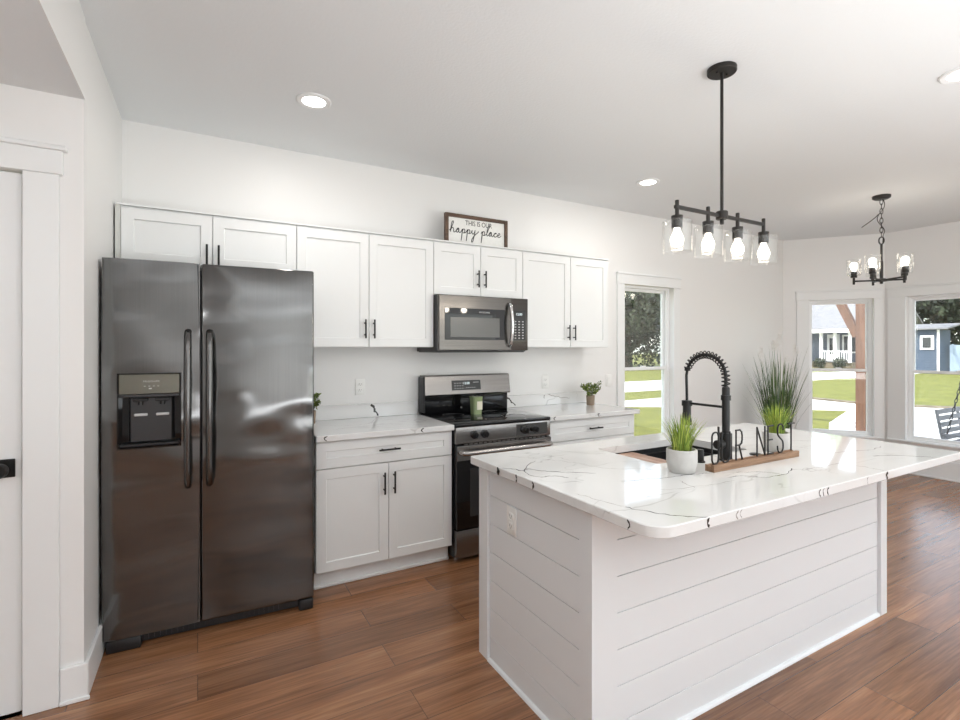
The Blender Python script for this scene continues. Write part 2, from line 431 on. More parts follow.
def obj(name, bm, m, parent=None, label=None, smooth=35):
    me = bpy.data.meshes.new(name)
    bmesh.ops.recalc_face_normals(bm, faces=bm.faces[:])
    if smooth:
        for f in bm.faces: f.smooth = True
        lim = math.radians(smooth)
        for e in bm.edges:
            if len(e.link_faces) != 2 or e.calc_face_angle(0) > lim: e.smooth = False
    bm.to_mesh(me); bm.free()
    mats = m if isinstance(m, list) else [m]
    for x in mats: me.materials.append(x)
    o = bpy.data.objects.new(name, me)
    COL.objects.link(o)
    if parent is not None: o.parent = parent
    if label: o['label'] = label
    return o
def tag(o, label, cat, group=None, kind=None):
    o['label'] = label; o['category'] = cat
    if group: o['group'] = group
    if kind: o['kind'] = kind
    return o
def thing(name, label, cat, loc=(0, 0, 0), rotz=0.0, group=None, kind=None):
    o = bpy.data.objects.new(name, None); o.empty_display_size = 0.1
    COL.objects.link(o); o.location = loc; o.rotation_euler = (0, 0, rotz)
    return tag(o, label, cat, group, kind)
def struct(name, bm, m, parent=None, label=None):
    o = obj(name, bm, m, parent)
    if parent is None:
        o['kind'] = 'structure'
        o['label'] = label or name.replace('_', ' '); o['category'] = name.split('_')[0]
    return o
def copy_tree(o, parent=None):
    c = o.copy(); COL.objects.link(c)
    if parent is not None: c.parent = parent
    for ch in list(o.children): copy_tree(ch, c)
    return c
def text_bm(body, size, extrude=0.0005, align='CENTER', space=1.0):
    cu = bpy.data.curves.new('lettering', 'FONT'); cu.body = body; cu.size = size
    cu.extrude = extrude; cu.align_x = align; cu.space_character = space
    o = bpy.data.objects.new('lettering', cu); COL.objects.link(o)
    dg = bpy.context.evaluated_depsgraph_get()
    me = bpy.data.meshes.new_from_object(o.evaluated_get(dg))
    bm = BM(); bm.from_mesh(me)
    bpy.data.objects.remove(o); bpy.data.curves.remove(cu); bpy.data.meshes.remove(me)
    # stand it up: text plane x,y -> x,z facing -y
    xform(bm, Matrix.Rotation(PI/2, 4, 'X'))
    return bm
def smooth_path(pts, n=6):
    P = [Vector(p) for p in pts]; out = []
    for i in range(len(P)-1):
        p0 = P[max(0, i-1)]; p1 = P[i]; p2 = P[i+1]; p3 = P[min(len(P)-1, i+2)]
        for k in range(n):
            t = k/n
            out.append(0.5*((2*p1)+(p2-p0)*t+(2*p0-5*p1+4*p2-p3)*t*t+(3*p1-p0-3*p2+p3)*t**3))
    out.append(P[-1]); return out

def vein(bm, pts, w, nrm, mi, seed=0, n=5, jit=0.006):
    """a thin mineral vein lying in the slab face, as faces of the slab's own mesh"""
    rnd = random.Random(seed); nrm = Vector(nrm)
    P = smooth_path(pts, n)
    L = []
    for i, p in enumerate(P):
        t_ = (P[min(i+1, len(P)-1)]-P[max(0, i-1)]); t_.normalize()
        sd = t_.cross(nrm).normalized()
        p = p+sd*rnd.uniform(-jit, jit)*(0 if i in (0, len(P)-1) else 1)
        ww = w*rnd.uniform(0.35, 1.0)*(0.25 if i in (0, len(P)-1) else 1)
        L.append((bm.verts.new(p+nrm*0.00025-sd*ww/2), bm.verts.new(p+nrm*0.00025+sd*ww/2)))
    for a, b in zip(L, L[1:]):
        f = bm.faces.new((a[0], a[1], b[1], b[0])); f.material_index = mi
# ------------------------------------------------------------------ room shell
CZ = 2.758
BC0 = Vector((6.36, 0.0)); BC1 = Vector((7.007, -0.809))
RX = 7.007
bdir = (BC1-BC0).normalized(); bnorm = Vector((-bdir.y, bdir.x)); blen = (BC1-BC0).length
ST0 = (-0.402, -1.03); ST1 = (-0.386, 0.0)       # face of the short wall beside the refrigerator
bm = BM(); prism(bm, [(-2.4, 0.0), (6.36, 0.0), (BC1.x, BC1.y), (RX, -7.5), (-2.4, -7.5)], -0.12, 0.0)
struct('floor', bm, M['floor'], label='brown wood plank floor')
bm = BM(); prism(bm, [(-0.55, 0.12), (6.42, 0.12), (7.12, -0.76), (7.12, -7.6), (-0.40, -7.6), (ST0[0]+0.0, ST0[1])], CZ, CZ+0.12)
struct('ceiling', bm, M['ceiling'], label='white textured ceiling of the kitchen')
bm = BM()
prism(bm, [(-2.4, ST0[1]), (ST0[0], ST0[1]), (-0.43, -7.5), (-2.4, -7.5)], 2.427, 2.9)
struct('ceiling_hall', bm, M['ceiling'], label='lower hall ceiling with its side face above the opening')
bm = BM()
prism(bm, [(ST0[0], ST0[1]-0.0), (ST0[0]-0.004, ST0[1]-0.0), (-0.434, -7.5), (-0.43, -7.5)], 2.427, CZ)
xform(bm, Matrix.Translation((0.0045, 0, 0)))
struct('wall_left', bm, M['wall'], label='wall face above the hall opening')
def wall_box(bm, u0, u1, t, z0, z1, holes):
    hs_ = sorted(holes)
    cur = u0
    for (a, b_, c, d) in hs_:
        if a > cur: box(bm, cur, a, 0, t, z0, z1)
        box(bm, a, b_, 0, t, z0, c); box(bm, a, b_, 0, t, d, z1)
        cur = b_
    box(bm, cur, u1, 0, t, z0, z1)
def frame_mat(p, d):
    n = Vector((-d.y, d.x))
    return Matrix(((d.x, n.x, 0, p.x), (d.y, n.y, 0, p.y), (0, 0, 1, 0), (0, 0, 0, 1)))
W1 = (3.64, 4.345, 0.44, 2.045)
bm = BM(); wall_box(bm, -0.52, 6.36, 0.14, 0, CZ, [W1]); struct('wall_back', bm, M['wall'], label='back wall behind the cabinets')
WB = (0.275, 0.925, 0.375, 2.0)
MB_ = frame_mat(BC0, bdir)
bm = BM(); wall_box(bm, 0.0, blen, 0.13, 0, CZ, [WB]); xform(bm, MB_); struct('wall_bay', bm, M['wall'], label='angled bay wall with a window')
# right wall runs towards -y
MR_ = frame_mat(BC1, Vector((0, -1)))
WR = (0.20, 1.10, 0.375, 2.0)
bm = BM(); wall_box(bm, 0.0, 6.7, 0.13, 0, CZ, [WR, (3.2, 5.4, 0.4, 2.2)]); xform(bm, MR_); struct('wall_right', bm, M['wall'], label='right wall with a window over the porch')
bm = BM(); wall_box(bm, -2.4, 7.1, 0.12, 0, CZ, [(3.4, 6.2, 0.7, 2.2)]); xform(bm, Matrix.Translation((0, -7.62, 0)))
struct('wall_rear', bm, M['wall'], label='rear wall behind the camera')
bm = BM(); prism(bm, [ST0, ST1, (-0.52, 0.0), (-0.52, ST0[1])], 0, CZ)
struct('wall_side', bm, M['wall'], label='short wall beside the refrigerator')
DW = (-1.35, -0.590, -0.01, 2.104)
bm = BM(); wall_box(bm, -2.4, -0.52, 0.12, 0, 2.427, [DW]); xform(bm, Matrix.Translation((0, ST0[1], 0)))
struct('wall_door', bm, M['wall'], label='hall wall with the white door')
bm = BM(); box(bm, -2.5, -2.4, -7.5, -0.9, 0, 2.43); struct('wall_hall', bm, M['wall'], label='far side wall of the hall')

# door 1 (partly in view at the left edge)
YD = ST0[1]
d1 = obj('door_1', (lambda b: (box(b, -1.345, -0.595, YD+0.012, YD+0.05, 0.008, 2.098, 0.002), b)[1])(BM()), M['trim'])
d1['kind'] = 'structure'; d1['label'] = 'white hall door with black knob'; d1['category'] = 'door'
bm = BM(); box(bm, -0.674, -0.614, YD+0.004, YD+0.0118, 0.922, 0.992, 0.002); obj('knob_plate', bm, M['black'], d1)
bm = BM(); lathe(bm, [(0, -0.060), (0.022, -0.060), (0.027, -0.052), (0.027, -0.034), (0.016, -0.026), (0.012, -0.012), (0.012, 0.004)], 24, (-0.648, YD, 0.957), 'y'); obj('door_knob', bm, M['black'], d1)
bm = BM(); box(bm, -0.5925, -0.5905, YD+0.003, YD+0.03, 0.925, 0.99); obj('latch_plate', bm, M['blackplastic'], d1)
bm = BM()
box(bm, -0.588, -0.478, YD-0.018, YD, 0, 2.104, 0.002)
box(bm, -1.46, -1.352, YD-0.018, YD, 0, 2.104, 0.002)
box(bm, -1.47, -0.466, YD-0.024, YD, 2.104, 2.198, 0.002)
box(bm, -1.485, -0.452, YD-0.034, YD, 2.198, 2.216, 0.003)
struct('trim_1', bm, M['trim'], label='white casing around the hall door')
bm = BM()
h = 0.145
box(bm, -0.477, ST0[0]+0.0155, YD-0.016, YD, 0.0, h, 0.003)
dv = (Vector(ST1)-Vector(ST0)).normalized()
b2 = BM(); box(b2, 0.0, 1.03, -0.016, 0.0, 0, h, 0.003); xform(b2, frame_mat(Vector(ST0), dv))
me_ = bpy.data.meshes.new('t'); b2.to_mesh(me_); bm.from_mesh(me_); b2.free(); bpy.data.meshes.remove(me_)
box(bm, -0.477, ST0[0]+0.022, YD-0.024, YD-0.016, 0.0, 0.018, 0.003)
struct('baseboard_left', bm, M['trim'], label='white baseboard around the wall end beside the refrigerator')

# ------------------------------------------------------------------ windows
def window(name, W, mat, jamb, label, twist=0):
    a, b_, c, d = W
    fr = 0.022
    r = bpy.data.objects.new(name, None); COL.objects.link(r); r.empty_display_size = 0.1
    r['kind'] = 'structure'; r['label'] = label; r['category'] = 'window'
    bm = BM()                                            # outer frame, set into the wall
    y0, y1 = jamb-0.085, jamb
    box(bm, a, a+fr, y0, y1, c, d); box(bm, b_-fr, b_, y0, y1, c, d)
    box(bm, a+fr, b_-fr, y0, y1, d-fr, d); box(bm, a+fr, b_-fr, y0, y1, c, c+fr*0.9)
    box(bm, a+fr, a+fr+0.012, y0+0.012, y0+0.02, c+fr, d-fr); box(bm, b_-fr-0.012, b_-fr, y0+0.012, y0+0.02, c+fr, d-fr)
    xform(bm, mat); obj('window_frame', bm, M['vinyl'], r)
    mid = c + (d-c)*0.475
    for nm, z0, z1, ya in (('upper_sash', mid-0.015, d-fr, y0+0.046), ('lower_sash', c+fr*0.9, mid+0.02, y0+0.018)):
        s_ = 0.028
        bm = BM()
        A, B = a+fr, b_-fr
        box(bm, A, A+s_, ya, ya+0.026, z0, z1); box(bm, B-s_, B, ya, ya+0.026, z0, z1)
        box(bm, A+s_, B-s_, ya, ya+0.026, z1-s_, z1); box(bm, A+s_, B-s_, ya, ya+0.026, z0, z0+s_)
        xform(bm, mat); so = obj(nm, bm, M['vinyl'], r)
        bm = BM(); box(bm, A+s_, B-s_, ya+0.011, ya+0.014, z0+s_, z1-s_); xform(bm, mat); obj('pane', bm, M['pane'], so)
    bm = BM(); box(bm, (a+b_)/2-0.03, (a+b_)/2+0.03, y0+0.02, y0+0.044, mid+0.02, mid+0.032, 0.003); xform(bm, mat); obj('sash_lock', bm, M['vinyl'], r)
    return r
def casing(name, W, mat, cw_l, cw_r, label, sill=True, head=0.095, over=(0.012, 0.012)):
    a, b_, c, d = W
    bm = BM()
    t = 0.018
    box(bm, a-cw_l, a, -t, 0, c-0.02, d, 0.002); box(bm, b_, b_+cw_r, -t, 0, c-0.02, d, 0.002)
    box(bm, a-cw_l-over[0]*0.5, b_+cw_r+over[1]*0.5, -t-0.005, 0, d, d+head, 0.002)
    box(bm, a-cw_l-over[0], b_+cw_r+over[1], -t-0.014, 0, d+head, d+head+0.018, 0.002)
    if sill:
        box(bm, a-cw_l-over[0], b_+cw_r+over[1], -0.045, 0, c-0.02, c, 0.003)
        box(bm, a-cw_l, b_+cw_r, -t, 0, c-0.115, c-0.02, 0.002)
    xform(bm, mat)
    return struct(name, bm, M['trim'], label=label)
MI = frame_mat(Vector((0, 0)), Vector((1, 0)))
window('window_1', W1, MI, 0.13, 'window in the back wall beside the cabinets')
casing('trim_2', W1, MI, 0.095, 0.095, 'white casing of the back wall window')
window('window_2', WB, MB_, 0.12, 'window in the angled bay wall')
casing('trim_3', WB, MB_, 0.13, blen-WB[1]-0.02, 'white casing of the bay window', over=(0.012, 0.0))
window('window_3', WR, MR_, 0.12, 'window in the right wall looking on the porch')
casing('trim_4', WR, MR_, WR[0]-0.03, 0.12, 'white casing of the porch window', over=(0.0, 0.012))
bm = BM(); box(bm, 4.0, 6.34, -0.016, 0, 0, 0.145, 0.003); struct('baseboard_back', bm, M['trim'], label='baseboard of the back wall')
bm = BM(); box(bm, 0.012, blen-0.01, -0.016, 0, 0, 0.2, 0.003); xform(bm, MB_); struct('baseboard_bay', bm, M['trim'], label='baseboard of the angled bay wall')
bm = BM(); box(bm, 0.012, 6.4, -0.016, 0, 0, 0.2, 0.003); box(bm, 0.012, 6.4, -0.026, -0.016, 0, 0.018, 0.003); xform(bm, MR_); struct('baseboard_right', bm, M['trim'], label='baseboard of the right wall')

# ------------------------------------------------------------------ recessed lights
def downlight(x, y, label, power=5.5):
    t = thing('recessed_light', label, 'ceiling light', (x, y, CZ), 0, 'recessed ceiling lights')
    bm = BM(); lathe(bm, [(0.092, 0), (0.092, -0.005), (0.085, -0.009), (0.062, -0.006), (0.062, 0)], 32); obj('trim_ring', bm, M['trim'], t)
    bm = BM(); lathe(bm, [(0.061, 0.0), (0.061, -0.004), (0, -0.004)], 32); obj('lens', bm, M['lens'], t)
    l = light('recessed_lamp', 'AREA', (0, 0, -0.02), (0, 0, 0), power, (1.0, 0.97, 0.93), 0.12, shape='DISK')
    l.parent = t
    return t
downlight(0.549, -0.782, 'lit round recessed ceiling light nearest the refrigerator')
downlight(3.166, -0.733, 'lit round recessed ceiling light just left of the glass pendant shades')
downlight(3.25, -2.62, 'lit round recessed ceiling light at the right edge of the picture')

# ------------------------------------------------------------------ refrigerator
def recess_box(bm, x0, x1, y0, y1, z0, z1, hx0, hx1, hz0, hz1, dep, bev):
    xs = [x0, hx0, hx1, x1]; zs = [z0, hz0, hz1, z1]
    V = [[bm.verts.new((x, y0, z)) for x in xs] for z in zs]
    Bk = [bm.verts.new((x, y1, z)) for x, z in ((x0, z0), (x1, z0), (x1, z1), (x0, z1))]
    for j in range(3):
        for i in range(3):
            if i == 1 and j == 1: continue
            bm.faces.new((V[j][i], V[j][i+1], V[j+1][i+1], V[j+1][i]))
    H = [V[1][1], V[1][2], V[2][2], V[2][1]]
    I = [bm.verts.new((v.co.x, y0+dep, v.co.z)) for v in H]
    for k in range(4): bm.faces.new((H[k], H[(k+1) % 4], I[(k+1) % 4], I[k]))
    bm.faces.new(I)
    bm.faces.new(Bk)
    bm.faces.new(V[0]+[Bk[1], Bk[0]]); bm.faces.new(V[3]+[Bk[2], Bk[3]])
    bm.faces.new([V[j][0] for j in range(4)]+[Bk[3], Bk[0]]); bm.faces.new([V[j][3] for j in range(4)]+[Bk[2], Bk[1]])
    bm.edges.ensure_lookup_table()
    eps = 1e-6
    es = [e for e in bm.edges if all(abs(v.co.y-y0) < eps for v in e.verts) and
          (all(abs(v.co.x-x0) < eps for v in e.verts) or all(abs(v.co.x-x1) < eps for v in e.verts) or all(abs(v.co.z-z0) < eps for v in e.verts) or all(abs(v.co.z-z1) < eps for v in e.verts))]
    bmesh.ops.bevel(bm, geom=es, offset=bev, segments=3, affect='EDGES')
FW, FH = 0.935, 1.836
fr = thing('refrigerator', 'tall black stainless side-by-side refrigerator with a water dispenser', 'refrigerator', (-0.384, -0.742, 0), math.radians(-2.3))
bm = BM(); box(bm, 0.004, FW-0.004, 0.078, 0.58, 0.045, FH-0.025, 0.004); obj('cabinet_body', bm, M['greyplastic'], fr)
SX = 0.396
bm = BM(); recess_box(bm, 0, SX-0.003, 0, 0.072, 0.066, FH, 0.058, 0.315, 0.945, 1.30, 0.058, 0.010)
fd = obj('freezer_door', bm, M['bss'], fr)
bm = BM(); box(bm, SX+0.003, FW, 0, 0.072, 0.066, FH, 0.010, 3); rd = obj('refrigerator_door', bm, M['bss'], fr)
def bar_handle(par, x):
    z0, z1 = 0.748, 1.498
    bm = BM()
    pts = [(x, -0.006, z0), (x, -0.036, z0+0.015)] + [(x, -0.05-0.016*math.sin(PI*k/12), z0+0.05+(z1-z0-0.1)*k/12) for k in range(13)] + [(x, -0.036, z1-0.015), (x, -0.006, z1)]
    tube(bm, pts, 0.016, 14)
    obj('door_handle', bm, M['bssh'], par)
bar_handle(fd, SX-0.052); bar_handle(rd, SX+0.040)
# dispenser
dx0, dx1, dz0, dz1 = 0.058, 0.315, 0.945, 1.30
dsp = obj('dispenser', (lambda b: (box(b, dx0, dx0+0.006, -0.004, 0.056, dz0, dz1), box(b, dx1-0.006, dx1, -0.004, 0.056, dz0, dz1), box(b, dx0, dx1, -0.004, 0.056, dz0, dz0+0.006), box(b, dx0, dx1, -0.004, 0.056, dz1-0.004, dz1), box(b, dx0+0.006, dx1-0.006, 0.05, 0.056, dz0+0.006, dz1-0.004), b)[-1])(BM()), M['blackgloss'], fd)
bm = BM(); box(bm, dx0+0.007, dx1-0.007, -0.003, 0.05, dz1-0.098, dz1-0.005, 0.002); obj('control_panel', bm, M['olive'], dsp)
bm = BM(); box(bm, dx0+0.007, dx1-0.007, -0.001, 0.05, dz1-0.113, dz1-0.099, 0.002); obj('panel_lip', bm, M['greyplastic'], dsp)
bm = text_bm('FRIGIDAIRE', 0.0115, 0.0002, space=1.15); xform(bm, Matrix.Translation(((dx0+dx1)/2+0.006, -0.0034, dz1-0.043))); obj('brand_lettering', bm, M['silverprint'], dsp, smooth=0)
bm = BM()
for k in range(4): box(bm, (dx0+dx1)/2-0.024+k*0.018, (dx0+dx1)/2-0.016+k*0.018, -0.0036, -0.003, dz1-0.063, dz1-0.060)
box(bm, (dx0+dx1)/2-0.004, (dx0+dx1)/2+0.008, -0.0036, -0.003, dz1-0.076, dz1-0.070); obj('panel_marks', bm, M['silverprint'], dsp)
bm = BM(); prism(bm, [(0.098, 0.049), (0.108, 0.028), (0.272, 0.028), (0.284, 0.049)], dz0+0.03, dz1-0.118); obj('rear_panel', bm, M['greyplastic'], dsp)
for px in (0.148, 0.236):
    bm = BM(); box(bm, px-0.03, px+0.03, 0.010, 0.027, dz1-0.135, dz1-0.120, 0.003); cyl(bm, (px, 0.014, dz1-0.15), 0.011, 0.016, 16); pd = obj('spout', bm, M['blackplastic'], dsp)
    bm = BM(); box(bm, px-0.027, px+0.027, 0.018, 0.0275, dz1-0.205, dz1-0.192, 0.003); obj('paddle', bm, M['silverprint'], dsp)
bm = BM(); box(bm, dx0+0.008, dx1-0.008, 0.0, 0.048, dz0+0.007, dz0+0.022, 0.004); obj('drip_tray', bm, M['blackplastic'], dsp)
bm = BM(); box(bm, 0.03, FW-0.03, 0.05, 0.076, 0.012, 0.06)
for k in range(26): box(bm, 0.16+k*0.024, 0.176+k*0.024, 0.046, 0.05, 0.02, 0.05)
obj('kick_grille', bm, M['blackplastic'], fr)
for x0, x1 in ((0.012, 0.15), (FW-0.075, FW-0.002)):
    bm = BM(); box(bm, x0, x1, 0.012, 0.12, 0.0, 0.058, 0.008, 2); obj('front_foot', bm, M['blackplastic'], fr)
for x0 in (0.02, FW-0.10):
    bm = BM(); box(bm, x0, x0+0.08, 0.03, 0.16, FH-0.024, FH+0.001, 0.004, 2); obj('hinge_cover', bm, M['greyplastic'], fr)
for x0 in (0.04, FW-0.09):
    bm = BM(); cyl(bm, (x0+0.025, 0.5, 0.0), 0.02, 0.044, 14); obj('rear_foot', bm, M['blackplastic'], fr)

# ------------------------------------------------------------------ cabinets
def shaker(bm, x0, x1, yf, z0, z1, rail=0.057, t=0.019, dep=0.0075):
    """panel door whose front is at y=yf (facing -y)"""
    o = [(x0, z0), (x1, z0), (x1, z1), (x0, z1)]
    i1 = [(x0+rail, z0+rail), (x1-rail, z0+rail), (x1-rail, z1-rail), (x0+rail, z1-rail)]
    e = 0.003
    i2 = [(x0+rail+e, z0+rail+e), (x1-rail-e, z0+rail+e), (x1-rail-e, z1-rail-e), (x0+rail+e, z1-rail-e)]
    c = 0.0015
    oc = [(x0+c, z0+c), (x1-c, z0+c), (x1-c, z1-c), (x0+c, z1-c)]
    L = []
    for pts, y in ((o, yf+t), (o, yf+c), (oc, yf), (i1, yf), (i2, yf+dep)):
        L.append([bm.verts.new((x, y, z)) for x, z in pts])
    bm.faces.new(L[0]); bm.faces.new(L[-1])
    for a, b in zip(L, L[1:]):
        for k in range(4): bm.faces.new((a[k], a[(k+1) % 4], b[(k+1) % 4], b[k]))
def pull(par, x, z, yf, length=0.135, vertical=True):
    bm = BM(); r = 0.0058; y = yf-0.030
    h2 = length/2; q = length*0.31
    if vertical:
        cyl(bm, (x, y, z-h2), r, length, 12, 'z', 0.001)
        for s in (-1, 1): cyl(bm, (x, y, z+s*q), 0.0048, 0.0296, 10, 'y')
    else:
        cyl(bm, (x-h2, y, z), r, length, 12, 'x', 0.001)
        for s in (-1, 1): cyl(bm, (x+s*q, y, z), 0.0048, 0.0296, 10, 'y')
    obj('pull', bm, M['black'], par)
UT, UB, UD = 2.184, 1.423, 0.325
def wall_cabinet(x0, x1, zb, label, hz, split=None, filler=None):
    t = thing('wall_cabinet', label, 'cabinet', (x0, 0, zb), 0, 'white shaker wall cabinets')
    w = x1-x0; h_ = UT-zb
    bm = BM(); box(bm, 0.0005, w-0.0005, -UD+0.0205, 0, 0, h_, 0.001)
    obj('cabinet_box', bm, M['cab'], t)
    if filler:
        bm = BM(); box(bm, 0.0, filler, -UD+0.006, -UD+0.0205, 0, h_); obj('filler_strip', bm, M['cabside'], t, 'narrow grey filler strip')
    f0 = filler or 0.0
    sp = split-x0 if split else w/2
    for a, b, hx in ((f0+0.002, sp-0.002, sp-0.030), (sp+0.002, w-0.002, sp+0.030)):
        bm = BM(); shaker(bm, a, b, -UD, 0.003, h_-0.012)
        d = obj('cabinet_door', bm, M['cab'], t)
        pull(d, hx, hz-zb, -UD, 0.125)
    bm = BM(); box(bm, 0.0005, w-0.0005, -UD-0.004, 0, h_, h_+0.010, 0.001); obj('top_edge', bm, M['cab'], t)
    return t
wall_cabinet(-0.383, 0.535, 1.875, 'short white wall cabinet above the refrigerator', 1.945, 0.075, 0.024)
wall_cabinet(0.535, 1.462, UB, 'tall white two-door wall cabinet between refrigerator and microwave', 1.545, 0.993)
wall_cabinet(1.462, 2.225, 1.800, 'short white two-door wall cabinet above the microwave', 1.930, 1.846)
wall_cabinet(2.225, 3.128, UB, 'tall white two-door wall cabinet right of the microwave, nearest the window', 1.545, 2.705)
BD = 0.61
def base_cabinet(x0, x1, label):
    t = thing('base_cabinet', label, 'cabinet', (x0, 0, 0), 0, 'white shaker base cabinets')
    w = x1-x0
    bm = BM(); box(bm, 0, w, -BD+0.0205, -0.003, 0.105, 0.878, 0.001); obj('cabinet_box', bm, M['cab'], t)
    bm = BM(); box(bm, 0.0, w, -0.545, -0.02, 0, 0.105); box(bm, 0.0, w, -0.560, -0.545, 0, 0.02, 0.004)
    obj('toe_kick', bm, M['cab'], t)
    bm = BM(); shaker(bm, 0.003, w-0.003, -BD, 0.716, 0.872); d = obj('drawer', bm, M['cab'], t)
    pull(d, w/2, 0.796, -BD, 0.135, False)
    for a, b, hx in ((0.003, w/2-0.0015, w/2-0.032), (w/2+0.0015, w-0.003, w/2+0.032)):
        bm = BM(); shaker(bm, a, b, -BD, 0.112, 0.710); d = obj('cabinet_door', bm, M['cab'], t)
        pull(d, hx, 0.59, -BD, 0.135)
    return t
base_cabinet(0.592, 1.468, 'white base cabinet with drawer and two doors between refrigerator and range')
base_cabinet(2.262, 3.145, 'white base cabinet right of the range, mostly hidden by the island')
def countertop(x0, x1, label, top, edge, splash):
    t = thing('countertop', label, 'countertop', (0, 0, 0.8785), 0, 'perimeter countertops')
    bm = BM(); box(bm, x0, x1, -0.645, 0, 0, 0.0355, 0.003)
    for k, (pl, w, mi) in enumerate(top): vein(bm, [(x, y, 0.0355) for x, y in pl], w, (0, 0, 1), mi, 20+k)
    for k, x in enumerate(edge): vein(bm, [(x+0.012, -0.645, 0.032), (x-0.006, -0.645, 0.02), (x+0.008, -0.645, 0.004)], 0.011, (0, -1, 0), 1, 90+k, 3, 0.002)
    obj('slab', bm, [M['quartz'], M['vein'], M['veinpale']], t)
    bm = BM(); box(bm, x0, x1, -0.02, 0, 0.036, 0.136, 0.002)
    for k, (pl, w, mi) in enumerate(splash): vein(bm, [(x, -0.02, z) for x, z in pl], w, (0, -1, 0), mi, 120+k)
    obj('backsplash', bm, [M['quartz'], M['vein'], M['veinpale']], t)
countertop(0.588, 1.468, 'veined white quartz countertop between refrigerator and range',
    [([(0.70, -0.25), (0.85, -0.33), (1.0, -0.30), (1.14, -0.05)], 0.004, 2), ([(0.72, -0.45), (0.95, -0.40), (1.1, -0.42), (1.3, -0.55)], 0.004, 2), ([(1.12, -0.03), (1.16, -0.15), (1.2, -0.22)], 0.005, 2)],
    [1.24, 0.64], [([(1.105, 0.133), (1.125, 0.09), (1.155, 0.042)], 0.022, 1)])
countertop(2.252, 3.172, 'veined white quartz countertop between range and back window',
    [([(2.3, -0.3), (2.5, -0.25), (2.7, -0.33), (2.9, -0.28)], 0.004, 2), ([(2.6, -0.05), (2.8, -0.15), (3.1, -0.12)], 0.004, 2)],
    [2.29, 2.72], [([(2.27, 0.13), (2.31, 0.09), (2.36, 0.05)], 0.016, 1), ([(2.66, 0.125), (2.665, 0.095)], 0.008, 1), ([(2.70, 0.13), (2.82, 0.10), (2.95, 0.085)], 0.006, 2)])

# ------------------------------------------------------------------ range
RX0, RX1 = 1.474, 2.246; RW = RX1-RX0
rg = thing('kitchen_range', 'stainless steel electric range with black glass cooktop', 'stove', (RX0, 0, 0))
bm = BM(); box(bm, 0.003, RW-0.003, -0.615, -0.02, 0.03, 0.895); obj('range_body', bm, M['blackplastic'], rg)
bm = BM(); box(bm, 0, RW, -0.655, -0.075, 0.896, 0.917, 0.004, 2); ck = obj('cooktop', bm, M['blackgloss'], rg)
for bx, by, r_ in ((0.2, -0.48, 0.115), (0.57, -0.48, 0.095), (0.2, -0.21, 0.08), (0.57, -0.21, 0.1)):
    bm = BM()
    lathe(bm, [(r_-0.001, 0), (r_-0.001, 0.0005), (r_+0.001, 0.0005), (r_+0.001, 0)], 40, (bx, by, 0.917))
    obj('burner_ring', bm, M['greyplastic'], ck)
# backguard
bm = BM(); box(bm, 0.0, RW, -0.07, -0.012, 0.896, 1.185, 0.006, 2); bg = obj('backguard', bm, M['blackgloss'], rg)
bm = BM()
prism(bm, [(-0.118, 1.062), (-0.110, 1.052), (-0.012, 1.052), (-0.012, 1.208), (-0.085, 1.208), (-0.098, 1.200)], 0.012, RW-0.004)
# prism is built in (y,z) extruded along x
xform(bm, Matrix(((0, 0, 1, 0), (1, 0, 0, 0), (0, 1, 0, 0), (0, 0, 0, 1))))
gp = obj('backguard_panel', bm, M['ss'], bg)
sl = math.atan2(0.020, 0.138)
def on_panel(bm_, x, z):
    t_ = (z-1.062)/0.138
    xform(bm_, Matrix.Translation((x, -0.118+0.020*t_-0.0015, z)) @ Matrix.Rotation(-sl, 4, 'X'))
bm = BM(); box(bm, -0.128, 0.128, 0, 0.004, -0.038, 0.038, 0.001); on_panel(bm, 0.365, 1.128); cp = obj('control_panel', bm, M['blackplastic'], bg)
bm = text_bm('12:00', 0.026, 0.0003); on_panel(bm, 0.365, 1.134); xform(bm, Matrix.Translation((0, -0.0006, 0))); obj('clock_digits', bm, M['display'], cp, smooth=0)
def slanted(bm, name):
    for v in bm.verts: v.co.y += -0.118+0.020*((v.co.z-1.062)/0.138)-0.002
    obj(name, bm, M['silverprint'], cp)
bm = BM()
for j in range(3):
    for k in range(4): box(bm, 0.26+k*0.022, 0.269+k*0.022, -0.0008, 0, 1.102+j*0.02, 1.107+j*0.02)
slanted(bm, 'printed_keypad')
bm = BM()
for k in range(5): box(bm, 0.36+k*0.018, 0.369+k*0.018, -0.0008, 0, 1.106, 1.110)
slanted(bm, 'printed_keypad')
bm = BM(); box(bm, 0.425, 0.475, -0.0008, 0, 1.146, 1.150); slanted(bm, 'printed_bar')
bm = BM(); box(bm, -0.001, 0.011, -0.119, -0.012, 0.93, 1.20, 0.004); obj('end_cap', bm, M['blackplastic'], bg)
# front control strip
bm = BM(); box(bm, 0, RW, -0.652, -0.615, 0.785, 0.894, 0.004, 2); cs = obj('control_strip', bm, M['ssd'], rg)
bm = BM(); box(bm, 0.475, RW-0.03, -0.654, -0.652, 0.80, 0.882, 0.0005); obj('strip_panel', bm, M['bss'], cs)
for kx in (0.135, 0.215, 0.545, 0.63):
    bm = BM(); lathe(bm, [(0.027, 0.0), (0.027, -0.006), (0.021, -0.009), (0.020, -0.03), (0.017, -0.034), (0, -0.034)], 24, (kx, -0.654, 0.84), 'y')
    box(bm, kx-0.004, kx+0.004, -0.699, -0.687, 0.82, 0.86, 0.002)
    obj('burner_knob', bm, M['blackplastic'], cs)
